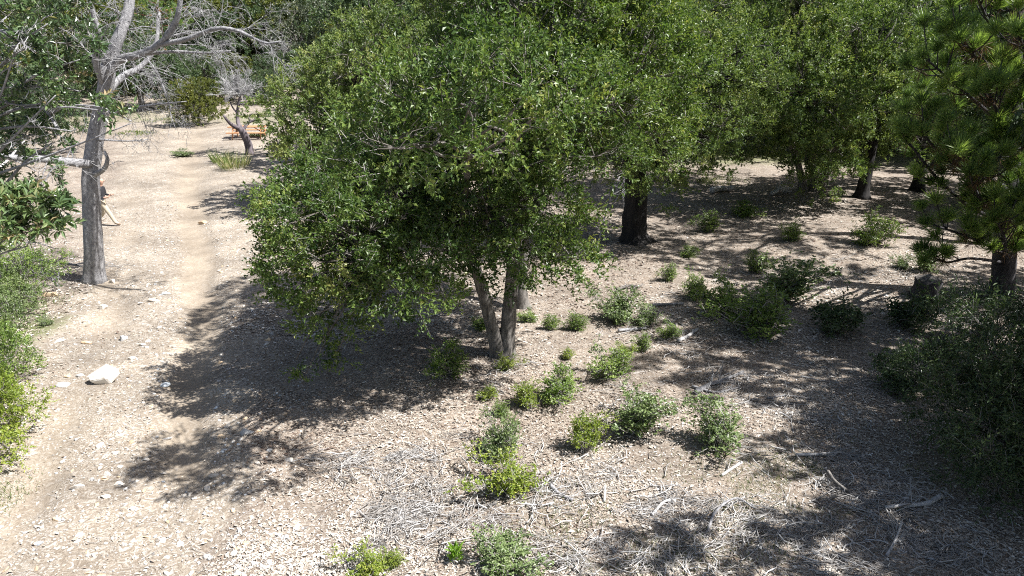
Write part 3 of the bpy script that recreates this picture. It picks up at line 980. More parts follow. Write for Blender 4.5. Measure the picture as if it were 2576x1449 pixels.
mbt.obj('trunk', M['bark_manz'], manz)
tag(mbw.obj('twigs', M['twig_grey'], manz), kind='stuff')

# ---- reddish pine trunk far back
rng = np.random.default_rng(43)
bp = G(432, 230)
pr = thing('pine_tree', bp, 'straight reddish-brown pine trunk at the back of the clearing', 'tree')
mbt, mbc = MB(), MB()
p = catmull([[0, 0, -0.2], [0.05, 0, 2], [-0.1, 0, 5], [0, 0, 12]], 16)
tube(mbt, p, np.linspace(0.42, 0.16, 16), 10, rng, 0.06)
for k in range(26):
    z = rng.uniform(6.0, 12)
    a = rng.uniform(0, 6.28)
    ln = (13.0 - z) * 0.38 + 0.6
    q = np.array([[0, 0, z], [math.cos(a) * ln * 0.5, math.sin(a) * ln * 0.5, z + 0.1], [math.cos(a) * ln, math.sin(a) * ln, z + 0.4]])
    tube(mbt, catmull(q, 5), np.linspace(0.05, 0.02, 5), 5)
    for s in range(7):
        c = q[1] + (q[2] - q[1]) * rng.uniform(0, 1.1) + rng.normal(0, 0.25, 3)
        d = nrm(rnd_unit(rng, 40) + nrm(q[2] - q[1]) * 0.8)
        leaves(mbc, np.repeat(c[None], 40, 0), d, rnd_unit(rng, 40), 0.3, 0.03, rng.uniform(0.2, 0.8, 40), 0.1)
mbt.obj('trunk', M['bark_red'], pr)
mbc.obj('crown', M['needle'], pr, smooth=False)


# ------------------------------------------------------------------ the pine on the right
rng = np.random.default_rng(51)
bq = G(2520, 742)
D0 = bq + [0, 0, -0.1]
pine = thing('pine_tree', D0, 'long-needled green pine with bristly tufts at the right edge', 'tree')
mbt, mbn, mbd = MB(), MB(), MB()
tp = catmull([D0 - D0] + [at(u, v, bq[1] + dy) - D0 for u, v, dy in ((2525, 650, 0), (2535, 480, 0.1), (2545, 300, 0.2), (2555, 100, 0.3), (2560, -120, 0.3))], 24)
tube(mbt, tp, np.linspace(0.33, 0.15, 24), 14, rng, 0.07)


def tuft(c, d, ln, n):
    dd = nrm(d[None] * 0.85 + rnd_unit(rng, n) * 0.75)
    base = c[None] - d[None] * rng.uniform(0, 0.16, (n, 1))
    tn = rng.uniform(0.2, 0.85) + rng.normal(0, 0.12, n)
    leaves(mbn, base, dd, rnd_unit(rng, n), ln * rng.uniform(0.75, 1.1, n), 0.016, np.clip(tn, 0, 1), 0.05, 0.4)


def bough(pts, r, ntw, tl=0.38, nn=160):
    ntw += 6
    p = catmull(pts, 12)
    tube(mbt, p, np.linspace(r, r * 0.4, 12), 7, rng, 0.05)
    tuft(p[-1], nrm(nrm(p[-1] - p[-3]) + [0, 0, 0.8]), tl, nn)
    for k in range(ntw):
        f = rng.uniform(0.3, 1.0)
        a = p[int(f * 11)]
        t = nrm(p[min(11, int(f * 11) + 1)] - p[max(0, int(f * 11) - 1)])
        d = nrm(t * 0.8 + rnd_unit(rng, 1)[0] * 0.8 + [0, 0, 0.35])
        ln = rng.uniform(0.35, 0.9)
        q = catmull([a, a + d * ln * 0.5, a + d * ln + [0, 0, ln * 0.25]], 5)
        tube(mbt, q, np.linspace(r * 0.35, 0.012, 5), 5)
        td = nrm(nrm(q[-1] - q[-2]) + [0, 0, 0.7])
        tuft(q[-1], td, tl * rng.uniform(0.8, 1.15), nn)
        if rng.random() < 0.5:
            m = 40
            leaves(mbd, np.repeat(q[2][None], m, 0), nrm(rnd_unit(rng, m) + [0, 0, -0.5]), rnd_unit(rng, m), tl * 0.9, 0.010, rng.uniform(0, 1, m), 0.05)


Yp = bq[1]
for pts, r, n_ in (
        ([(2530, 560, 0), (2440, 520, -1.0), (2350, 440, -1.8), (2280, 350, -2.3)], 0.06, 8),
        ([(2530, 470, 0), (2440, 430, -1.4), (2360, 380, -2.2), (2320, 330, -2.8)], 0.06, 8),
        ([(2535, 480, 0), (2480, 440, -2.2), (2420, 400, -3.2), (2390, 370, -3.8)], 0.06, 8),
        ([(2540, 330, 0), (2460, 260, -1.0), (2390, 200, -1.6), (2320, 140, -2.0)], 0.055, 8),
        ([(2545, 260, 0), (2480, 180, -1.4), (2430, 110, -2.2), (2400, 60, -2.4)], 0.055, 9),
        ([(2550, 160, 0), (2500, 80, -1.4), (2470, 20, -2.0), (2450, -30, -2.4)], 0.05, 8),
        ([(2545, 300, 0), (2560, 230, -1.8), (2580, 150, -2.6), (2560, 80, -3.2)], 0.05, 9),
        ([(2525, 640, 0), (2470, 610, -1.5), (2420, 590, -2.3), (2330, 560, -2.8)], 0.05, 7),
        ([(2525, 640, 0), (2530, 620, -2.0), (2520, 580, -3.0), (2500, 550, -3.5)], 0.05, 8),
        ([(2525, 660, 0), (2440, 650, -1.6), (2380, 660, -2.0), (2340, 640, -2.4)], 0.045, 3),
        ([(2530, 520, 0), (2600, 480, -1.6), (2650, 440, -2.4)], 0.05, 7),
        ([(2530, 420, 0), (2600, 340, -2.0), (2640, 260, -3.0)], 0.05, 8),
        ([(2530, 560, 0), (2620, 520, 1.0), (2760, 470, 1.8)], 0.05, 7),
        ([(2545, 260, 0), (2680, 200, 0.5), (2800, 120, 1.0)], 0.05, 8),
        ([(2545, 200, 0), (2460, 150, 1.6), (2400, 90, 2.4)], 0.05, 7),
        ([(2550, 100, 0), (2650, 20, -1), (2740, -60, -1.6)], 0.05, 8),
        ([(2530, 590, 0), (2480, 520, -2.0), (2450, 470, -3.0), (2440, 430, -3.6)], 0.05, 8),
        ([(2540, 390, 0), (2520, 320, -2.0), (2500, 260, -3.0), (2480, 220, -3.4)], 0.05, 8),
        ([(2540, 420, 0), (2400, 330, 0.6), (2310, 270, 1.0)], 0.05, 7),
        ([(2550, 60, 0), (2540, 0, -2.0), (2530, -40, -3)], 0.05, 8),
        ([(2540, 270, 0), (2530, 210, -1.5), (2520, 170, -2.5)], 0.04, 6),
        ([(2535, 430, 0), (2545, 390, -1.8), (2550, 350, -2.6)], 0.04, 7),
        ([(2530, 580, 0), (2540, 540, -1.6), (2550, 505, -2.4)], 0.04, 7),
        ([(2528, 670, 0), (2545, 640, -1.2), (2555, 615, -2)], 0.04, 6)):
    bough([at(u, v, Yp + dy) - D0 for u, v, dy in pts], r, n_)
mbt.obj('trunk', M['bark_pine'], pine)
mbn.obj('crown', M['needle'], pine, smooth=False)
tag(mbd.obj('dead_needles', M['needle_dead'], pine, smooth=False), kind='stuff')

# ---- narrow-leaved bush in the shade at the lower right
bw = G(2480, 1290) + [0.42, 0, 0]
make_tree('willow_bush', bw + [0, 0, -0.1], 'big dark narrow-leaved bush in shade at the lower right edge', 'bush',
          [(bw[0] + 0.35, bw[1] + 0.5, 1.1, 1.0, 1.0, 1.0), (bw[0] + 0.6, bw[1] + 1.1, 2.0, 1.0, 1.0, 0.9), (bw[0] + 1.4, bw[1] + 0.3, 1.6, 1.2, 1.1, 1.4), (bw[0] - 0.3, bw[1] + 1.5, 1.3, 0.7, 0.9, 0.7), (bw[0] + 1.6, bw[1] + 1.2, 2.6, 0.9, 0.9, 0.9), (bw[0] - 0.1, bw[1] + 0.2, 0.6, 0.8, 0.6, 0.5), (bw[0] + 0.2, bw[1] + 1.8, 2.2, 0.5, 0.6, 0.5)],
          [([bw + [0.4, 0.4, -0.1], bw + [0.4, 0.5, 0.5], bw + [0.5, 0.7, 1.2]], 0.05, 0.03), ([bw + [0.6, 0.3, -0.1], bw + [0.9, 0.4, 0.6], bw + [1.3, 0.4, 1.4]], 0.05, 0.03)], 61,
          leaf=0.095, ratio=0.25, size=0.42, dens=115, shoots=5, per=10, lm='willow', limb_r=0.03, nodes=7, slen=0.42, twf=0.25)

# ---- broad-leaved tree on the left edge
bl = ground_pt(-11.6, 12.6) + [0, 0, -0.1]
bt_ = make_tree('laurel_tree', bl, 'glossy broad-leaved evergreen tree filling the upper left edge', 'tree',
                None, [([bl + [0, 0, -0.1], bl + [-0.1, 0, 1.6], bl + [0.1, 0, 3.4], bl + [0.3, 0, 5.2]], 0.18, 0.09)], 62,
                extra_lobes=[np.r_[at(u, v, Y), r] for (u, v, Y, r) in (
                    (20, 40, 12.5, 0.7), (110, 60, 12.4, 0.6), (170, 110, 12.3, 0.5), (60, 150, 12.2, 0.65), (150, 190, 12.4, 0.55), (30, 260, 12.4, 0.6), (120, 270, 12.3, 0.5),
                    (200, 230, 12.6, 0.35), (225, 270, 12.4, 0.3), (60, 340, 12.6, 0.5), (290, 300, 12.0, 0.28), (330, 305, 11.9, 0.18), (-60, 100, 12.6, 0.9), (-80, 300, 12.8, 0.9),
                    (150, 340, 12.6, 0.35), (100, -30, 12.6, 0.8), (-40, -40, 13, 0.9), (0, 420, 13.2, 0.6), (90, 430, 13.4, 0.45), (-60, 480, 13, 0.8), (170, 20, 12.6, 0.35))],
                leaf=0.125, ratio=0.34, dens=95, shoots=3, per=8, lm='toyon', limb_r=0.05, nodes=7, slen=0.13, twf=0.6, bark='bark_grey', spread=0.9, tintb=0.05)
rng = np.random.default_rng(68)
mbw = MB()
mbt = MB()
for (u0, v0, u1, v1, Y) in ((-40, 420, 140, 240, 12.0), (-60, 200, 120, 60, 11.9), (-40, 330, 180, 330, 12.1), (0, 480, 130, 360, 12.4), (-60, 60, 90, 130, 11.9), (-30, 280, 200, 150, 12.2), (-40, 450, 330, 310, 11.9), (-60, 400, 60, 60, 12.0)):
    p = catmull([at(u0, v0, Y + 0.5) - bl, at((u0 + u1) / 2, (v0 + v1) / 2 + rng.uniform(-25, 25), Y) - bl, at(u1, v1, Y - 0.1) - bl], 9)
    tube(mbt, p, np.linspace(0.03, 0.009, 9), 6, rng, 0.05)
    grow(rng, mbw, mbt, p, 0.012, 1, 8, 0.3, 0.0, 0.9, (0.3, 1.0), 0.006)
mbt.obj('dead_branch', M['bark_grey'], bt_)
tag(mbw.obj('dead_twigs', M['twig_grey'], bt_), kind='stuff')
bl2 = ground_pt(-10.6, 11.8)
make_tree('laurel_bush', bl2 + [0, 0, -0.1], 'large-leaved glossy bush under the evergreen tree at the left edge', 'bush',
          None, [([bl2 + [0, 0, -0.1], bl2 + [0.1, 0, 1.0], bl2 + [0.3, 0, 2.2]], 0.06, 0.04)], 63,
          extra_lobes=[np.r_[at(u, v, Y), r] for (u, v, Y, r) in ((20, 520, 11.6, 0.35), (80, 510, 11.6, 0.33), (130, 530, 11.6, 0.30), (60, 570, 11.4, 0.35), (130, 580, 11.5, 0.26), (10, 590, 11.5, 0.35), (-50, 540, 11.8, 0.5), (160, 545, 11.8, 0.2))],
          leaf=0.17, ratio=0.32, dens=190, shoots=3, per=7, lm='toyon', limb_r=0.03, nodes=4, slen=0.1, twf=0.2, spread=0.8, tintb=0.12, bark='bark_grey')
b = ground_pt(-13.6, 19.0)
make_tree('ground_bush', b + [0, 0, -0.05], 'small-leaved green bush at the foot of the dead tree', 'bush',
          [(b[0] - 0.6, b[1] - 0.6, 0.7, 1.2, 1.0, 0.7), (b[0] + 0.2, b[1] - 0.4, 0.9, 0.8, 0.7, 0.6)],
          [([b + [-.3, -.5, -0.05], b + [-.3, -.5, 0.3], b + [-.2, -.5, 0.7]], 0.03, 0.02)], 64, leaf=0.05, size=0.4, dens=170, shoots=4, per=8, lm='shrub', limb_r=0.015, nodes=4, slen=0.18)
for (bx, by, bz, sd, lab, lmn) in ((-9.55, 10.8, 0.72, 65, 'bright green low bush at the left edge beside the track', 'shrub_y'), (-11.05, 13.3, 0.6, 66, 'green low bush at the left edge, behind the brighter one', 'shrub'), (-13.2, 17.0, 0.45, 67, 'pale green low bush at the left edge below the fallen branch', 'shrub_g')):
    b = ground_pt(bx, by)
    make_tree('ground_bush', b + [0, 0, -0.05], lab, 'bush', [(bx, by, bz, 0.85, 1.0, bz), (bx - 0.6, by + 0.7, bz * 0.9, 0.8, 0.8, bz * 0.9)],
              [([b + [0, 0, -0.05], b + [0, 0, 0.3], b + [0.1, 0, 0.6]], 0.03, 0.02)], sd, leaf=0.05, size=0.36, dens=260, shoots=4, per=8, lm=lmn, limb_r=0.015, nodes=4, slen=0.17, twf=0.08)
# bush behind the table and the one at the far left of the clearing
far_at(1, 498, 300, 53, 0.46, 0.6, 'rounded olive bush with dark base left of the picnic table', None, 1.05)


# ------------------------------------------------------------------ shrubs on the litter
def shrub_proto(seed, lm, leaf, ratio=0.6, openness=1.0):
    """a low resprouting shrub about 1 m wide and 0.8 m tall: foliage and thin stems, returned as two meshes"""
    rng = np.random.default_rng(seed)
    lob = []
    n = int(rng.integers(9, 14))
    skew = rng.normal(0, 0.2, 2)
    for k in range(n):
        az, el, ln = rng.uniform(0, 6.28), rng.uniform(0.5, 1.5), rng.uniform(0.4, 0.95)
        d = np.array([math.cos(az) * math.cos(el) + skew[0], math.sin(az) * math.cos(el) + skew[1], math.sin(el)])
        for t in (0.4, 0.62, 0.82, 1.0):
            if rng.random() < 0.85:
                c = d * ln * t * [0.72, 0.72, 0.95] + rng.normal(0, 0.03, 3)
                lob.append([c[0], c[1], max(0.08, c[2]), rng.uniform(0.055, 0.12) * (1.25 - 0.45 * t)])
    lob = np.array(lob)
    cm, wm = MB(), MB()
    cp, cl = foliage(rng, lob, (0, 0, 0.05), leaf, ratio, 1150, 3, 7, cm, wm, 1.0, 0.12, 0.04, 0.3)
    s = rng.random(len(cp)) < 0.6
    e = cp[s]
    st = e * np.array([0.12, 0.12, 0]) + rng.normal(0, 0.02, e.shape) * [1, 1, 0]
    st[:, 2] = -0.03
    twigs(wm, np.stack([st, st * 0.5 + e * np.array([0.45, 0.45, 0.5]) + rng.normal(0, 0.02, e.shape), e], 1), 0.008, 0.003, rng.uniform(0.1, 0.8, len(e)))
    return cm.mesh('foliage', M[lm], False), wm.mesh('stems', M['twig'])


SH = {'s': [shrub_proto(70 + i, 'shrub', 0.042) for i in range(3)], 'y': [shrub_proto(80 + i, 'shrub_y', 0.043) for i in range(2)], 'g': [shrub_proto(90 + i, 'shrub_g', 0.044) for i in range(2)],
      'd': [shrub_proto(95, 'willow', 0.06, 0.5)]}
shrub_list = [  # photo x, y of the base, width, height in photo pixels, kind, label
    (1140, 958, 110, 95, 's', 'dark shrub in the shade left of the forked trunk'),
    (1272, 938, 60, 60, 'y', 'small bright sprout at the foot of the forked trunk'),
    (1328, 1042, 90, 85, 'y', 'yellow-green shrub just left of the brighter round one in the sunny patch'),
    (1420, 1016, 110, 105, 's', 'bright green round shrub in the middle of the sunny litter'),
    (1552, 962, 105, 105, 's', 'fresh green shrub below the small dark upright one'),
    (1578, 905, 60, 50, 'y', 'small yellow-green sprout touching the upright dark shrub'),
    (1624, 892, 50, 70, 's', 'small upright dark green shrub right of the sunny patch'),
    (1590, 1104, 175, 130, 'g', 'large grey-green shrub next to the yellowish one'),
    (1476, 1156, 120, 115, 'y', 'yellowish green shrub left of the large grey-green one'),
    (1285, 1255, 145, 150, 'y', 'tall bright green shrub in the lower middle, lower half'),
    (1265, 1165, 120, 120, 'g', 'grey-green shrub touching the back of the tall bright one'),
    (1838, 1166, 165, 145, 'g', 'dense round shrub alone near the bottom right shade'),
    (1562, 818, 105, 90, 'g', 'pale grey-green shrub right of the oak trunks'),
    (1632, 832, 80, 60, 'g', 'low pale shrub beside the pale grey-green one'),
    (1446, 835, 55, 65, 's', 'small green shrub halfway between trunk and pale shrub'),
    (1378, 835, 50, 55, 's', 'dark little shrub right of the forked trunk'),
    (1330, 815, 50, 40, 's', 'low dark shrub directly behind the forked trunk'),
    (1215, 835, 60, 40, 's', 'low dark shrub left behind the forked trunk'),
    (1425, 908, 45, 42, 'y', 'tiny yellowish sprout on open litter below the middle shrubs'),
    (1692, 858, 58, 45, 's', 'little shrub beside the white weathered log'),
    (1752, 758, 75, 90, 's', 'upright green shrub in front of the shaded litter'),
    (1692, 712, 48, 45, 's', 'small shrub at the edge of the blackened oak shade'),
    (1830, 812, 130, 140, 's', 'bushy green shrub at the left of the right-hand thicket'),
    (1965, 770, 190, 120, 'g', 'broad grey-green shrub at the back of the right-hand thicket'),
    (1948, 876, 205, 150, 's', 'broad shaded shrub at the front of the right-hand thicket'),
    (2110, 846, 140, 115, 'd', 'very dark shrub in shade right of the thicket'),
    (2290, 838, 140, 115, 'd', 'very dark shrub between the stump and the narrow-leaved bush'),
    (1796, 590, 70, 60, 's', 'shrub in dappled light behind the upright shrub'),
    (2200, 622, 100, 85, 's', 'loose shrub at the shade edge below the wide oak'),
    (2006, 610, 62, 52, 's', 'small dark shrub in the dapples below the wide oak'),
    (1895, 690, 62, 62, 's', 'small shrub behind the right-hand thicket'),
    (1732, 650, 42, 45, 's', 'tiny dark shrub right of the blackened trunk'),
    (1262, 1462, 170, 120, 'g', 'grey-green shrub cut by the bottom edge in the middle'),
    (925, 1462, 120, 95, 'y', 'green shrub cut by the bottom edge, left of the lime plant'),
    (982, 1440, 55, 60, 'y', 'little yellow-green shrub next to the bottom-edge shrub'),
    (1262, 1056, 50, 50, 's', 'little shrub left above the yellow-green one'),
    (1225, 1010, 60, 45, 'y', 'straggly sprout in the shade edge below the trunk'),
    (2345, 690, 70, 60, 'g', 'thin pale shrub in sun below the pine boughs'),
    (2275, 680, 48, 40, 'g', 'wispy small shrub on the sunlit strip left of the pine'),
    (1880, 545, 90, 40, 's', 'low shrub in dapples near the far white log'),
    (110, 822, 36, 28, 'g', 'lone small weed on the left side of the track'),
    (2290, 1010, 120, 130, 'd', 'dark shrub beside the narrow-leaved bush'),
    (450, 395, 60, 22, 'g', 'low grey weed on the track below the picnic table'),
]
rng = np.random.default_rng(71)
for i, (u, v, w, h, k, lab) in enumerate(shrub_list):
    p = G(u, v)
    s = pxm(p)
    sw = 1.22 * w / s
    sh = 1.05 * h / s / 0.80
    fo, stm = SH[k][i % len(SH[k])]
    o = thing('green_shrub', p + [0, sw * 0.25, -0.02], lab, 'shrub', None, rng.uniform(0, 6.28))
    o.scale = (sw * rng.uniform(0.9, 1.15), sw * rng.uniform(0.8, 1.1), min(sh * 0.82, sw * 0.88) * rng.uniform(0.85, 1.1))
    link(bpy.data.objects.new('foliage', fo), o)
    tag(link(bpy.data.objects.new('stems', stm), o), kind='stuff')

# lime-green plant near the bottom edge: a rosette of upright narrow leaves
p = G(1145, 1410)
lime = thing('lime_plant', p, 'single bright lime-green leafy plant near the bottom edge', 'plant')
mb = MB()
n = 90
d = nrm(rnd_unit(rng, n) * [0.9, 0.9, 0.4] + [0, 0, 0.75])
leaves(mb, rng.normal(0, 0.03, (n, 3)) * [1, 1, 0] + [0, 0, 1.0] * rng.uniform(0, 0.2, (n, 1)), d, rnd_unit(rng, n) + [0, 0, 0.5], rng.uniform(0.12, 0.22, n), 0.03, rng.random(n))
mb.obj('leaves', M['lime'], lime, smooth=False)
mb = MB()
twigs(mb, np.array([[[0, 0, -0.03], [0.01, 0, 0.1], [0, 0, 0.22]]]), 0.008, 0.004, 0.5)
mb.obj('stem', M['twig'], lime)


# ------------------------------------------------------------------ grass clumps
def grass_clump(name, p, w, h, n, label, tint=(0.0, 1.0), seed=1):
    rng = np.random.default_rng(seed)
    o = thing(name, p, label, 'grass')
    mb = MB()
    a = rng.uniform(0, 6.28, n)
    r = np.sqrt(rng.random(n)) * w * 0.3
    base = np.c_[np.cos(a) * r, np.sin(a) * r, np.full(n, -0.02)]
    d = nrm(np.c_[np.cos(a), np.sin(a), np.full(n, 1.6)] * [0.8, 0.8, 1] + rng.normal(0, 0.25, (n, 3)))
    ln = h * rng.uniform(0.6, 1.2, n)
    leaves(mb, base, d, rnd_unit(rng, n), ln, 0.03, rng.uniform(*tint, n), 0.1, 0.35)
    mb.obj('blades', M['grass'], o, smooth=False)
    return o


grass_clump('grass_clump', G(590, 425), 2.2, 0.95, 230, 'tall tuft of green and straw grass at the foot of the scorched tree', (0.3, 1.0), 3)
grass_clump('grass_clump', G(560, 410), 1.6, 0.8, 160, 'low pale green grass tuft left of the tall tuft', (0.0, 0.6), 4)

# ------------------------------------------------------------------ stones
def rock_mesh(seed, flat=0.6, pts=22, mat='rock_white'):
    rng = np.random.default_rng(seed)
    d = rnd_unit(rng, pts) * rng.uniform(0.82, 1.0, (pts, 1)) * [0.5, 0.42, 0.5 * flat]
    bm = bmesh.new()
    for c in d: bm.verts.new(c)
    r = bmesh.ops.convex_hull(bm, input=bm.verts)
    bmesh.ops.delete(bm, geom=[e for e in bm.verts if not e.link_faces], context='VERTS')
    bmesh.ops.bevel(bm, geom=bm.edges[:], offset=0.025, segments=1, affect='EDGES', profile=0.6)
    me = bpy.data.meshes.new('stone')
    bm.to_mesh(me)
    bm.free()
    me.materials.append(M[mat])
    return me


def stone(u, v, w, asp, mat, seed, label, rz=0.0, flat=0.6, group=None, sink=0.38):
    p = G(u, v)
    o = link(bpy.data.objects.new('stone', rock_mesh(seed, flat, 13, mat)))
    s = w / pxm(p)
    o.scale = (s, s * asp, s)
    o.location = p + [0, s * asp * 0.3, s * flat * 0.5 * (1 - 2 * sink)]
    o.rotation_euler = (rng.uniform(-0.1, 0.1), rng.uniform(-0.12, 0.12), rz)
    return tag(o, label, 'stone', group)


big = stone(262, 968, 104, 0.62, 'rock_boulder', 301, 'big white boulder lying on the left of the track', 0.4, 0.62, sink=0.18)
big.name = 'boulder'
stone(190, 1233, 46, 0.6, 'rock_white', 302, 'flat white stone in the lower left of the track', 0.35, 0.4)
stone(618, 1096, 50, 0.7, 'rock_grey', 303, 'pale grey angular stone in the tree shade by the track', 0.1, 0.5)
stone(555, 1102, 34, 0.5, 'rock_tan', 304, 'rusty brown slab beside the pale stone in the shade', -0.5, 0.35)
stone(255, 780, 30, 0.8, 'rock_white', 305, 'cream stone in the middle of the track below the dead tree', 0.3, 0.8)
stone(118, 748, 66, 0.4, 'rock_tan', 306, 'long tan slab left below the dead tree', -0.15, 0.3)
stone(305, 858, 34, 0.75, 'rock_grey', 307, 'round grey stone up-track from the boulder', 0.2, 0.7)
stone(145, 862, 40, 0.6, 'rock_white', 308, 'flat pinkish white stone left of the round grey one', 0.2, 0.4)
stone(214, 866, 34, 0.5, 'rock_tan', 309, 'flat orange stone between two paler ones on the track', 0.1, 0.35)
stone(282, 713, 22, 0.8, 'rock_white', 310, 'small white stone right of the dead tree foot', 0.2, 0.9)
stone(412, 742, 30, 0.8, 'rock_blue', 311, 'bluish pale stone near the worn rut', 0.2, 0.4)
stone(384, 760, 38, 0.5, 'rock_white', 312, 'long white stone beside the bluish one', 0.1, 0.4)
stone(412, 974, 36, 0.6, 'rock_blue', 313, 'grey-blue stone at the edge of the shaded rut', 0.3, 0.5)
stone(152, 975, 44, 0.8, 'rock_grey', 314, 'half buried brown-grey stone beside the bright low bush', 0.3, 0.4)
stone(140, 1312, 34, 0.6, 'rock_tan', 315, 'orange-tan stone near the lower left corner', -0.3, 0.4)
stone(194, 1352, 34, 0.6, 'rock_white', 316, 'small bright white stone at the lower left, under the orange one', 0.4, 0.4)
stone(260, 1255, 40, 0.5, 'rock_white', 317, 'low white stone right of the flat white one', 0.1, 0.35)
stone(300, 1100, 34, 0.5, 'rock_white', 318, 'pale stone below the big boulder', 0.4, 0.4)
stone(538, 1200, 36, 0.5, 'rock_white', 319, 'pale stone at the end of the worn rut', 0.2, 0.45)
stone(420, 1108, 30, 0.5, 'rock_grey', 320, 'small grey stone left of the shaded rut', 0.2, 0.4)
stone(2212, 915, 34, 0.9, 'rock_tan', 321, 'blocky tan stone in the right-hand shade', 0.1, 0.9)
stone(330, 905, 26, 0.6, 'rock_white', 322, 'white pebble pair stone up-right of the boulder', 0.1, 0.5)
stone(355, 870, 24, 0.6, 'rock_white', 323, 'pale stone right of the round grey stone', 0.1, 0.5)
stone(510, 565, 34, 0.5, 'rock_tan', 324, 'tan stone among the branch shadows up the track', 0.1, 0.5)
smeshes = [rock_mesh(400 + i, rng.uniform(0.3, 0.6), 14, m) for i, m in enumerate(('rock_white', 'rock_white', 'rock_grey', 'rock_tan', 'rock_blue', 'rock_white', 'rock_tan', 'rock_grey', 'rock_white', 'rock_tan'))]
cnt = 0
while cnt < 230:
    y = 8 + 17 * rng.random() ** 1.5
    x = rng.uniform(np.interp(y, TRK_Y, TRK_L), np.interp(y, TRK_Y, TRK_R) + 1.0)
    pr_ = 0.75 * np.exp(-((x - np.interp(y, RUT_Y, RUT_X) + 1.0) / 0.5) ** 2) + 0.8 * np.exp(-((x - np.interp(y, RUT_Y, RUT_X) - 0.9) / 0.5) ** 2) + 0.25 + 0.4 * (y < 10.5)
    if rng.random() > pr_ or rut_mask(x, y) > 0.5: continue
    cnt += 1
    o = link(bpy.data.objects.new('stone', smeshes[cnt % len(smeshes)]))
    s = rng.uniform(0.09, 0.20) * (1.2 if rng.random() < 0.15 else 0.85)
    o.scale = (s, s * rng.uniform(0.6, 1), s)
    o.location = (x, y, float(gz(x, y)) + s * 0.02)
    o.rotation_euler = (rng.uniform(-0.2, 0.2), rng.uniform(-0.2, 0.2), rng.uniform(0, 6.28))
    tag(o, 'small pale stone lying loose on the sunlit dirt track', 'stone', 'small loose stones on the track')

# gravel: uncountable little stones
ico = bmesh.new()
bmesh.ops.create_icosphere(ico, subdivisions=1, radius=0.5)
IV = np.array([v.co[:] for v in ico.verts])
ico.verts.index_update()
IT = np.array([[v.index for v in f.verts] for f in ico.faces])
ico.free()
N = 9500
y = 7.4 + 22 * rng.random(N) ** 1.7
x = np.interp(y, TRK_Y, TRK_L) + (np.interp(y, TRK_Y, TRK_R) + 1.2 - np.interp(y, TRK_Y, TRK_L)) * rng.random(N)
ok = (rng.random(N) < 0.15 + 0.85 * sstep(0.35, 0.7, vnoise(x, y, 0.9, 61))) & (rut_mask(x, y) < 0.5 + 0.3 * rng.random(N))
x, y = x[ok], y[ok]
N = len(x)
s = 0.018 + 0.05 * rng.random(N) ** 2.2
sc3 = np.stack([s, s * rng.uniform(0.6, 1, N), s * rng.uniform(0.3, 0.7, N)], -1)
V = IV[None] * (1 + rng.normal(0, 0.13, (N, len(IV), 1))) * sc3[:, None]
a = rng.uniform(0, 6.28, N)
ca, sa = np.cos(a)[:, None], np.sin(a)[:, None]
V = np.stack([V[..., 0] * ca - V[..., 1] * sa + x[:, None], V[..., 0] * sa + V[..., 1] * ca + y[:, None], V[..., 2] + (gz(x, y) + s * 0.1)[:, None]], -1)
mb = MB()
mb.add(V.reshape(-1, 3), None, (IT[None] + (np.arange(N) * len(IV))[:, None, None]).reshape(-1, 3), np.repeat(rng.random(N), len(IV)))
tag(mb.obj('gravel', M['gravel'], smooth=False), 'loose pale gravel strewn over the dirt track', 'gravel', kind='stuff')

# ------------------------------------------------------------------ leaf litter
def litter(N, ylo, yhi, pw, size, seed):
    rng = np.random.default_rng(seed)
    y = ylo + (yhi - ylo) * rng.random(N) ** pw
    dep = y * CT + CAM_H * ST
    x = rng.uniform(-0.80, 0.80, N) * dep
    pr_ = 0.14 + 0.86 * (1 - track_mask(x, y))
    pr_ = pr_ * (1 - 0.9 * rut_mask(x, y)) * (0.25 + 0.75 * sstep(0.3, 0.62, 0.6 * vnoise(x, y, 0.55, 77) + 0.4 * vnoise(x, y, 1.7, 79)))
    ok = rng.random(N) < pr_
    x, y = x[ok], y[ok]
    n = len(x)
    e = 0.02
    z = gz(x, y)
    a = rng.uniform(0, 6.28, n)
    d = np.c_[np.cos(a), np.sin(a), rng.normal(0, 0.12, n)]
    nor = nrm(np.c_[rng.normal(0, 0.26, n), rng.normal(0, 0.26, n), np.ones(n)])
    L = size * np.clip(np.exp(rng.normal(-0.15, 0.45, n)), 0.35, 2.2)
    tint = np.clip(0.54 + rng.normal(0, 0.19, n) + 0.5 * (vnoise(x, y, 0.45, 78) - 0.42), 0, 1)
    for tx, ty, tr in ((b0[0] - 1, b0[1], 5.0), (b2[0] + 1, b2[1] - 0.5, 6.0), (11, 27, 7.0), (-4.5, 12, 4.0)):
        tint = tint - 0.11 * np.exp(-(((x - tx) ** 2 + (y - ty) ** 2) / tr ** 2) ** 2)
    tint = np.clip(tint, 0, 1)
    pos = np.c_[x, y, z + rng.uniform(0.003, 0.018, n)]
    return pos, d, nor, L, tint


mb = MB()
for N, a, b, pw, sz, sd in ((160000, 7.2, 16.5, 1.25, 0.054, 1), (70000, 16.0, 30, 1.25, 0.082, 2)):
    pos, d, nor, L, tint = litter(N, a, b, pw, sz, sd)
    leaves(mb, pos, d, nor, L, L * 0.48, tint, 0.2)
tag(mb.obj('leaf_litter', M['litter'], smooth=False), 'dry tan oak leaves carpeting the ground under the trees', 'leaf litter', kind='stuff')

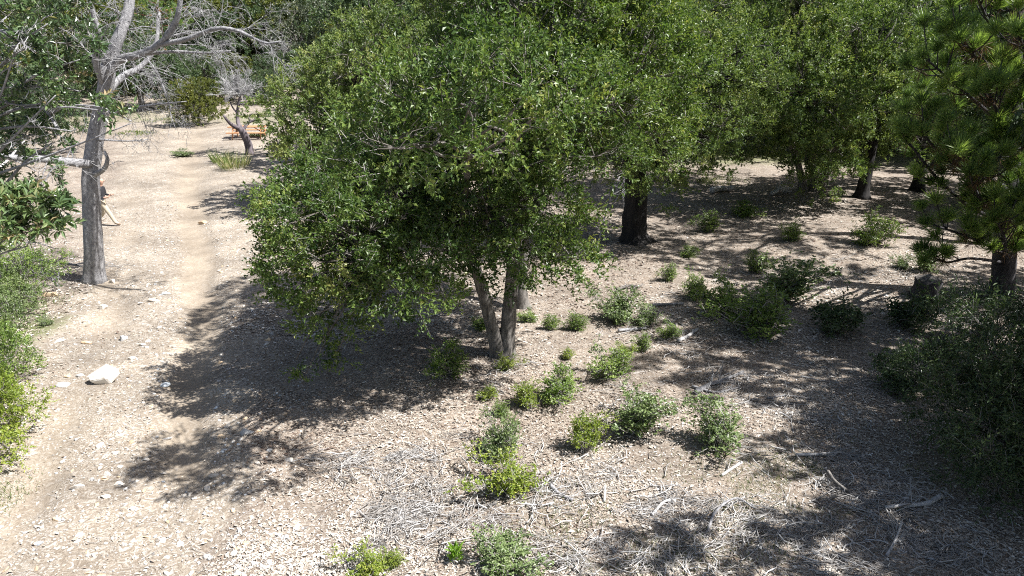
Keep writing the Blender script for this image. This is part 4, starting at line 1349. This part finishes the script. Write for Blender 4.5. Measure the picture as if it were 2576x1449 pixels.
# ------------------------------------------------------------------ dead twig mulch: grey sticks in drifts
mb = MB()
def drift(u, v, rw, rh, n, ang=0.0, seed=0, thick=1.0, lo=0.12, hi=0.55):
    rng = np.random.default_rng(seed)
    c = G(u, v)
    c2 = G(u + rw, v)
    c3 = G(u, v - rh)
    rx, ry = abs(c2[0] - c[0]), abs(c3[1] - c[1])
    n = int(n * 0.42)
    nb = 14
    bx, by, ba = rng.normal(0, 0.5, nb), rng.normal(0, 0.5, nb), ang + rng.normal(0, 0.8, nb)
    k = rng.integers(0, nb, n)
    wide = rng.random(n) < 0.2
    x = c[0] + np.where(wide, rng.normal(0, 0.6, n), bx[k] + rng.normal(0, 0.17, n)) * rx
    y = c[1] + np.where(wide, rng.normal(0, 0.6, n), by[k] + rng.normal(0, 0.17, n)) * ry
    a = np.where(wide, rng.uniform(0, 6.28, n), ba[k] + rng.normal(0, 0.35, n))
    L = lo + (hi * 1.2 - lo) * rng.random(n) ** 1.8
    m = np.c_[x, y, gz(x, y) + rng.uniform(0.005, 0.09, n)]
    d = np.c_[np.cos(a), np.sin(a), rng.normal(0, 0.12, n)]
    A, Bp = m - d * L[:, None] / 2, m + d * L[:, None] / 2
    A[:, 2] = np.maximum(A[:, 2], gz(A[:, 0], A[:, 1]) + 0.003)
    Bp[:, 2] = np.maximum(Bp[:, 2], gz(Bp[:, 0], Bp[:, 1]) + 0.003)
    side = np.c_[-d[:, 1], d[:, 0], np.zeros(n)]
    bow = side * (L * rng.normal(0, 0.13, n))[:, None]
    kink = rng.normal(0, 0.018, (n, 2, 3))
    q1, q2 = A * 0.67 + Bp * 0.33 + bow + kink[:, 0], A * 0.33 + Bp * 0.67 + bow * 0.9 + kink[:, 1]
    r = (0.0035 + 0.012 * rng.random(n) ** 3) * thick
    twigs(mb, np.stack([A, q1, q2, Bp], 1), r, r * 0.5, np.clip(rng.normal(0.56, 0.24, n), 0, 1))


for k, (u, v, rw, rh, n, ang) in enumerate((
        (1060, 1250, 130, 60, 900, 0.5), (1000, 1310, 110, 60, 800, 0.6), (900, 1170, 110, 50, 500, 0.2), (1040, 1150, 90, 40, 350, 0.0), (1150, 1330, 120, 60, 500, 0.7),
        (1400, 1250, 110, 60, 500, 0.4), (1330, 1380, 140, 70, 450, 0.3), (1850, 980, 130, 70, 800, 0.4), (1760, 900, 120, 60, 450, 0.3), (1700, 1290, 150, 80, 750, 0.2),
        (1960, 1320, 180, 80, 900, 0.1), (2150, 1230, 150, 60, 800, 0.1), (2250, 1280, 150, 70, 900, 0.0), (2130, 1390, 200, 80, 900, 0.3), (1750, 1420, 250, 70, 900, 0.2),
        (2000, 1160, 140, 50, 350, 0.1), (2120, 1140, 100, 40, 250, 0.1), (2050, 1050, 150, 60, 450, 0.2), (2200, 960, 160, 60, 450, 0.1), (2400, 1380, 150, 80, 600, 0.4),
        (1300, 930, 60, 20, 120, 0.3), (1230, 960, 80, 30, 120, 0.3), (2080, 720, 150, 40, 400, 0.1), (2230, 690, 150, 30, 400, 0.1), (1520, 1200, 100, 60, 250, 0.3),
        (1560, 850, 120, 30, 120, 0.2), (1700, 760, 120, 40, 150, 0.1), (1250, 1130, 120, 60, 200, 0.2), (1600, 1010, 120, 60, 200, 0.3), (1500, 1420, 160, 60, 500, 0.3))):
    drift(u, v, rw, rh, n, ang, 500 + k)
rng = np.random.default_rng(600)
# tall tree behind the pine, its crown above the view, dappling the ground under the wide oak
btall = ground_pt(17.6, 23.6)
make_tree('oak_tree', btall + [0, 0, -0.1], 'tall oak behind the pine, its crown above the picture', 'tree',
          [(16.4, 22.2, 10.8, 3.6, 3.0, 1.7), (13.6, 21.6, 10.4, 1.6, 1.6, 1.0)], [([btall + [0, 0, -0.1], btall + [-0.1, 0, 3], btall + [-0.5, 0, 6.5], btall + [-1.0, -0.2, 9]], 0.3, 0.16)], 25,
          leaf=0.14, size=0.8, dens=26, shoots=4, per=8, limb_r=0.1, nodes=6)
# sparse twigs everywhere on the litter
N = 4500
y = 7.4 + 18 * rng.random(N) ** 1.4
x = rng.uniform(-0.8, 0.8, N) * (y * CT + CAM_H * ST)
ok = rng.random(N) < 0.12 + 0.88 * (1 - track_mask(x, y))
x, y = x[ok], y[ok]
n = len(x)
a = rng.uniform(0, 6.28, n)
L = rng.uniform(0.06, 0.3, n)
z = gz(x, y) + rng.uniform(0.005, 0.04, n)
d = np.c_[np.cos(a), np.sin(a), rng.normal(0, 0.1, n)] * L[:, None] / 2
m = np.c_[x, y, z]
twigs(mb, np.stack([m - d, m + rng.normal(0, 0.012, m.shape), m + d], 1), 0.0045, 0.0025, np.clip(rng.normal(0.5, 0.25, n), 0, 1))
tag(mb.obj('twig_debris', M['debris']), 'drifts of grey dead twigs and splinters on the ground', 'twig debris', kind='stuff')

# ------------------------------------------------------------------ thin grass
def grass(mb, n, xf, seed, h=0.09, w=0.008, tint=(0.0, 0.8)):
    rng = np.random.default_rng(seed)
    x, y = xf(rng, n)
    d = nrm(np.c_[rng.normal(0, 0.5, len(x)), rng.normal(0, 0.5, len(x)), np.ones(len(x))])
    leaves(mb, np.c_[x, y, gz(x, y)], d, rnd_unit(rng, len(x)), h * rng.uniform(0.5, 1.5, len(x)), w, rng.uniform(*tint, len(x)), 0.1, 0.35)


def patch(u, v, ru, rv, thr=0.4):
    c, cx, cy = G(u, v), G(u + ru, v), G(u, v - rv)
    rx, ry = abs(cx[0] - c[0]), abs(cy[1] - c[1])

    def f(rng, n):
        x, y = c[0] + rng.normal(0, 0.5, n) * rx, c[1] + rng.normal(0, 0.5, n) * ry
        ok = vnoise(x, y, 1.4, 91) > thr
        return x[ok], y[ok]
    return f


mb = MB()
for k, (u, v, ru, rv, n, h, w) in enumerate(((1900, 1250, 300, 120, 3000, 0.08, 0.007), (1450, 1330, 250, 120, 1800, 0.08, 0.007), (2100, 1170, 250, 60, 2200, 0.08, 0.007), (1700, 1400, 300, 60, 1400, 0.08, 0.007),
                                             (1730, 458, 130, 16, 2500, 0.16, 0.02), (60, 800, 60, 60, 1500, 0.12, 0.010), (20, 1250, 60, 60, 300, 0.1, 0.009), (2290, 300, 60, 20, 900, 0.3, 0.05), (640, 292, 60, 6, 1500, 0.15, 0.04), (430, 305, 60, 5, 900, 0.15, 0.04), (340, 335, 50, 6, 600, 0.12, 0.04), (650, 340, 30, 6, 400, 0.12, 0.04))):
    grass(mb, n, patch(u, v, ru, rv), 700 + k, h, w)
tag(mb.obj('grass', M['grass'], smooth=False), 'thin short green grass coming up in patches', 'grass', kind='stuff')

# ------------------------------------------------------------------ fallen branches and logs
def fallen(name, pts, r0, r1, label, cat, mat, seed, lift=0.0, side=0, sides=9, stubs=0):
    """pts: photo positions with a height above the ground each"""
    rng = np.random.default_rng(seed)
    P = []
    for (u, v, dz) in pts:
        g = G(u, v)
        P.append(g + [0, 0, dz + r0 * 0.6])
    P = np.array(P)
    base = P[0].copy()
    base[2] -= r0 * 0.6
    o = thing(name, base, label, cat)
    mb, wb = MB(), MB()
    p = catmull(P - base, 14)
    tube(mb, p, np.linspace(r0, r1, 14), sides, rng, 0.09)
    if side: grow(rng, wb, mb, p, r0 * 0.7, 1, side, 0.4, 0.05, 0.7, (0.4, 1.0), 0.005)
    mb.obj('branch', M[mat], o)
    if wb.n: tag(wb.obj('twigs', M['twig_grey'], o), kind='stuff')
    return o


fallen('fallen_branch', [(-40, 630, 1.0), (20, 650, 0.9), (70, 690, 0.5), (150, 690, 0.35), (205, 692, 0.25)], 0.09, 0.025, 'grey dead branch fallen at the left edge beside the dead tree', 'branch', 'bark_grey', 801, side=16)
fallen('fallen_branch', [(-30, 540, 1.6), (30, 520, 1.7), (75, 480, 2.0), (90, 470, 2.1)], 0.06, 0.03, 'pale broken branch leaning over the glossy bush', 'branch', 'bark_white', 802, side=5)
fallen('fallen_branch', [(2225, 1285, 0.06), (2270, 1278, 0.03), (2330, 1272, 0.03), (2365, 1255, 0.05)], 0.028, 0.045, 'bleached branch with split end in the lower right twigs', 'branch', 'bark_white', 803, side=10)
fallen('fallen_branch', [(2075, 1218, 0.25), (2100, 1235, 0.15), (2150, 1255, 0.04), (2200, 1275, 0.02)], 0.035, 0.02, 'dark branch sticking up left of the bleached one', 'branch', 'bark', 804, side=8)
fallen('fallen_branch', [(1815, 1200, 0.02), (1840, 1183, 0.02), (1864, 1168, 0.03)], 0.024, 0.03, 'short straight bleached stick below the round lone shrub', 'branch', 'bark_white', 805)
fallen('fallen_branch', [(1152, 1262, 0.02), (1190, 1276, 0.03), (1225, 1276, 0.02), (1248, 1268, 0.02)], 0.022, 0.03, 'dark curved branch between the twig drift and the tall shrub', 'branch', 'bark', 806, side=3)
fallen('fallen_branch', [(1385, 1228, 0.05), (1405, 1245, 0.02), (1440, 1262, 0.02)], 0.035, 0.025, 'thick grey branch piece below the yellowish shrub', 'branch', 'bark_grey', 807, side=2)
fallen('fallen_branch', [(1750, 992, 0.03), (1790, 972, 0.03), (1830, 958, 0.03), (1870, 940, 0.02)], 0.06, 0.02, 'grey branch with a sawn end in the right-hand shade', 'branch', 'bark_grey', 808, side=10)
fallen('fallen_branch', [(1740, 975, 0.02), (1800, 990, 0.02), (1860, 978, 0.02)], 0.03, 0.015, 'thin grey branch crossing the sawn one', 'branch', 'bark_grey', 809, side=8)
fallen('fallen_log', [(1705, 862, 0.03), (1730, 850, 0.03), (1755, 832, 0.03)], 0.045, 0.035, 'white weathered log beside the little shrub', 'log', 'bark_white', 810)
fallen('fallen_log', [(1555, 836, 0.03), (1585, 834, 0.03), (1625, 830, 0.03)], 0.045, 0.03, 'grey log lying under the pale grey-green shrubs', 'log', 'bark_grey', 811, side=2)
fallen('fallen_log', [(1640, 772, 0.03), (1680, 770, 0.03), (1720, 768, 0.03)], 0.045, 0.03, 'grey log behind the pale grey-green shrubs', 'log', 'bark_grey', 812)
fallen('fallen_log', [(1790, 486, 0.05), (1810, 482, 0.05), (1845, 480, 0.05)], 0.14, 0.1, 'white log on the sunlit ground below the wide oak', 'log', 'bark_white', 813)
fallen('fallen_branch', [(1940, 492, 0.05), (1965, 488, 0.15), (2000, 480, 0.1)], 0.10, 0.05, 'white brushwood branch at the skirt of the wide oak', 'branch', 'bark_white', 814, side=14)
fallen('fallen_log', [(2225, 908, 0.05), (2265, 912, 0.04), (2310, 918, 0.04)], 0.09, 0.07, 'dark half rotten log by the blocky tan stone', 'log', 'bark', 815)
fallen('fallen_branch', [(1550, 735, 0.05), (1585, 725, 0.06), (1605, 728, 0.03)], 0.05, 0.02, 'dark twiggy branch at the edge of the blackened oak shade', 'branch', 'bark', 816, side=10)
fallen('fallen_branch', [(1500, 655, 0.4), (1540, 560, 1.4), (1575, 530, 1.6), (1620, 545, 1.2)], 0.03, 0.012, 'bare grey dead bough hanging before the blackened trunk', 'branch', 'bark_grey', 817, side=12)
fallen('fallen_branch', [(1930, 1005, 0.02), (1980, 998, 0.02), (2040, 1006, 0.02)], 0.02, 0.012, 'slim grey branch in the shaded twigs on the right', 'branch', 'bark_grey', 818, side=6)
fallen('fallen_branch', [(2000, 1148, 0.02), (2060, 1150, 0.05), (2110, 1145, 0.04), (2150, 1152, 0.02)], 0.03, 0.012, 'bleached twiggy branch on the lit strip at the right', 'branch', 'bark_white', 819, side=14)
fallen('fallen_branch', [(1520, 1265, 0.0), (1521, 1240, 0.12)], 0.02, 0.02, 'short upright stub in the lower middle twigs', 'branch', 'bark_white', 820)
fallen('fallen_branch', [(1640, 1300, 0.02), (1670, 1270, 0.05), (1700, 1262, 0.02)], 0.025, 0.012, 'pale branch in the shaded twigs at the bottom', 'branch', 'bark_white', 821, side=8)
fallen('fallen_branch', [(1780, 1340, 0.0), (1800, 1300, 0.1), (1850, 1270, 0.12), (1900, 1285, 0.02)], 0.025, 0.012, 'arching grey branch in the shaded twigs at the bottom', 'branch', 'bark_grey', 822, side=8)
fallen('fallen_branch', [(2230, 1400, 0.0), (2250, 1370, 0.08), (2265, 1330, 0.1)], 0.025, 0.015, 'forked pale branch near the bottom right', 'branch', 'bark_white', 823, side=8)

# the cut stump at the right
p = G(2335, 752)
st = thing('tree_stump', p + [0, 0.2, -0.05], 'dark cut tree stump in the shade near the pine', 'stump')
mb = MB()
rng = np.random.default_rng(830)
tube(mb, np.array([[0, 0, 0], [0, 0, 0.12], [0.02, 0, 0.35], [0.02, 0, 0.55]]), np.array([0.46, 0.38, 0.36, 0.36]), 18, rng, 0.08)
mb.obj('bark', M['bark_pine'], st)
mb = MB()
tube(mb, np.array([[0.02, 0, 0.55], [0.02, 0, 0.58]]), np.array([0.33, 0.33]), 18, rng, 0.04)
mb.obj('cut_face', M['bark'], st, smooth=False)


# ------------------------------------------------------------------ the picnic table
def board(parent, name, a, b, w, t, up=(0, 0, 1), mat='wood'):
    """a bevelled plank from a to b, w wide, t thick"""
    a, b = Vector(a), Vector(b)
    d = (b - a)
    L = d.length
    bm = bmesh.new()
    bmesh.ops.create_cube(bm, size=1.0)
    bmesh.ops.scale(bm, vec=(L, w, t), verts=bm.verts)
    bmesh.ops.bevel(bm, geom=bm.edges[:], offset=0.006, segments=1, affect='EDGES')
    me = bpy.data.meshes.new(name)
    bm.to_mesh(me)
    bm.free()
    me.materials.append(M[mat])
    o = link(bpy.data.objects.new(name, me), parent)
    x = d.normalized()
    z = Vector(up)
    z = (z - x * z.dot(x)).normalized()
    y = z.cross(x)
    from mathutils import Matrix
    o.matrix_local = Matrix(((x.x, y.x, z.x, 0), (x.y, y.y, z.y, 0), (x.z, y.z, z.z, 0), (0, 0, 0, 1)))
    o.location = (a + b) / 2
    return o


p = G(617, 352)
tb = thing('picnic_table', p + [0, 0.75, 0], 'new wooden picnic table with attached benches behind the scorched tree', 'table', None, 0.06)
for k in range(5):
    y = (k - 2) * 0.152
    board(tb, 'table_board', (-1.2, y, 0.76), (1.2, y, 0.76), 0.142, 0.04)
for sy in (-1, 1):
    for k in range(2):
        y = sy * (0.62 + k * 0.15)
        board(tb, 'bench_board', (-1.2, y, 0.45), (1.2, y, 0.45), 0.142, 0.04)
for sx in (-0.88, 0.88):
    for sy in (-1, 1):
        board(tb, 'leg', (sx, sy * 0.62, 0.0), (sx, sy * 0.24, 0.738), 0.09, 0.045, (1, 0, 0))
    board(tb, 'bench_support', (sx + 0.05, -0.78, 0.40), (sx + 0.05, 0.78, 0.40), 0.09, 0.04, (1, 0, 0))
    board(tb, 'top_support', (sx + 0.05, -0.36, 0.69), (sx + 0.05, 0.36, 0.69), 0.09, 0.04, (1, 0, 0))
    s = 1 if sx > 0 else -1
    board(tb, 'brace', (sx - s * 0.02, 0, 0.40), (sx - s * 0.55, 0, 0.735), 0.045, 0.08, (0, 1, 0))

# ------------------------------------------------------------------ the person walking behind the dead tree
pf = G(287, 566)
rng = np.random.default_rng(900)
pp = pf + np.array([-0.28, 0.0, 0.0])
J = {  # joints relative to the point on the ground under the hips, facing +X
    'pelvis': (0.0, 0, 0.98, 0.125), 'waist': (0.02, 0, 1.12, 0.115), 'chest': (0.05, 0, 1.34, 0.135), 'neck0': (0.07, 0, 1.50, 0.07), 'neck': (0.09, 0, 1.56, 0.055),
    'head0': (0.12, 0, 1.64, 0.085), 'head1': (0.14, 0, 1.72, 0.10), 'head2': (0.13, 0, 1.80, 0.075),
    'hipR': (0.02, -0.10, 0.93, 0.115), 'kneeR': (0.24, -0.10, 0.53, 0.088), 'ankR': (0.42, -0.10, 0.12, 0.07), 'toeR': (0.60, -0.11, 0.045, 0.038),
    'hipL': (-0.02, 0.10, 0.93, 0.115), 'kneeL': (-0.05, 0.10, 0.52, 0.088), 'ankL': (-0.36, 0.10, 0.17, 0.07), 'toeL': (-0.22, 0.11, 0.045, 0.038),
    'shR': (0.05, -0.19, 1.44, 0.07), 'elR': (0.04, -0.25, 1.14, 0.05), 'wrR': (0.28, -0.20, 1.12, 0.034), 'haR': (0.36, -0.18, 1.14, 0.036),
    'shL': (0.05, 0.19, 1.44, 0.07), 'elL': (0.05, 0.25, 1.14, 0.05), 'wrL': (0.28, 0.16, 1.13, 0.034), 'haL': (0.36, 0.10, 1.15, 0.036)}
E = [('pelvis', 'waist'), ('waist', 'chest'), ('chest', 'neck0'), ('neck0', 'neck'), ('neck', 'head0'), ('head0', 'head1'), ('head1', 'head2'),
     ('pelvis', 'hipR'), ('hipR', 'kneeR'), ('kneeR', 'ankR'), ('ankR', 'toeR'), ('pelvis', 'hipL'), ('hipL', 'kneeL'), ('kneeL', 'ankL'), ('ankL', 'toeL'),
     ('chest', 'shR'), ('shR', 'elR'), ('elR', 'wrR'), ('wrR', 'haR'), ('chest', 'shL'), ('shL', 'elL'), ('elL', 'wrL'), ('wrL', 'haL')]
for sfx, sy in (('R', -1), ('L', 1)):
    hx, hy, hz, _ = J['ha' + sfx]
    for k in range(4):
        f0 = (hx + 0.04, hy + (k - 1.5) * 0.02, hz + 0.005)
        ln = (0.035, 0.04, 0.038, 0.03)[k]
        J['f%d%s' % (k, sfx)] = (*f0, 0.011)
        J['g%d%s' % (k, sfx)] = (f0[0] + ln, f0[1], f0[2] + 0.012, 0.010)
        J['h%d%s' % (k, sfx)] = (f0[0] + ln, f0[1] - sy * 0.012, f0[2] + 0.045, 0.009)
        E += [('ha' + sfx, 'f%d%s' % (k, sfx)), ('f%d%s' % (k, sfx), 'g%d%s' % (k, sfx)), ('g%d%s' % (k, sfx), 'h%d%s' % (k, sfx))]
    J['t0' + sfx] = (hx - 0.01, hy - sy * 0.03, hz + 0.02, 0.012)
    J['t1' + sfx] = (hx + 0.03, hy - sy * 0.04, hz + 0.05, 0.010)
    E += [('ha' + sfx, 't0' + sfx), ('t0' + sfx, 't1' + sfx)]
names = list(J)
me = bpy.data.meshes.new('person')
me.from_pydata([J[k][:3] for k in names], [(names.index(a), names.index(b)) for a, b in E], [])
tmp = link(bpy.data.objects.new('person_skeleton', me))
sk = tmp.modifiers.new('skin', 'SKIN')
for k, sv in zip(names, me.skin_vertices[0].data):
    sv.radius = (J[k][3], J[k][3])
    sv.use_root = (k == 'pelvis')
sb = tmp.modifiers.new('sub', 'SUBSURF')
sb.levels = sb.render_levels = 2
dg = bpy.context.evaluated_depsgraph_get()
body = bpy.data.meshes.new_from_object(tmp.evaluated_get(dg))
bpy.data.objects.remove(tmp, do_unlink=True)


def plain(name, c, rough=0.8):
    m, nt, out = mat_base(name)
    tc = nd(nt, 'ShaderNodeTexCoord')
    n = nd(nt, 'ShaderNodeTexNoise')
    n.inputs['Scale'].default_value = 30
    nt.links.new(tc.outputs['Object'], n.inputs[0])
    r = ramp(nt, [(0.3, tuple(x * 0.8 for x in c)), (0.7, tuple(min(1, x * 1.15) for x in c))], n.outputs[0])
    p = nd(nt, 'ShaderNodeBsdfPrincipled')
    p.inputs['Roughness'].default_value = rough
    nt.links.new(r.outputs[0], p.inputs['Base Color'])
    nt.links.new(p.outputs[0], out.inputs[0])
    return m


body.materials.clear()
for m in (plain('skin', (0.50, 0.30, 0.22), 0.5), plain('black_shirt', (0.02, 0.02, 0.025)), plain('khaki_trousers', (0.42, 0.36, 0.27)), plain('brown_shoes', (0.20, 0.14, 0.10)), plain('dark_hair', (0.04, 0.03, 0.025))):
    body.materials.append(m)
for f in body.polygons:
    c = f.center
    f.use_smooth = True
    if c.z < 0.11: f.material_index = 3
    elif c.z < 1.0 and abs(c.y) < 0.24: f.material_index = 2
    elif c.z < 1.0: f.material_index = 1
    elif c.z > 1.52:
        f.material_index = 4 if (c.z > 1.79 or c.x < 0.10 and c.z > 1.62) else 0
    elif c.x > 0.24: f.material_index = 0
    else: f.material_index = 1
person = link(bpy.data.objects.new('person', body))
person.location = pp
tag(person, 'person in black top and khaki trousers walking behind the dead tree trunk', 'person')
mb = MB()
# ears, nose and eyes keep the face readable
for sy in (-1, 1):
    tube(mb, np.array([[0.125, sy * 0.098, 1.68], [0.12, sy * 0.112, 1.71], [0.115, sy * 0.10, 1.74]]), np.array([0.014, 0.018, 0.014]), 8)
tube(mb, np.array([[0.235, 0, 1.735], [0.252, 0, 1.705], [0.238, 0, 1.69]]), np.array([0.010, 0.016, 0.010]), 8)
mb.obj('ears_and_nose', body.materials[0], person)
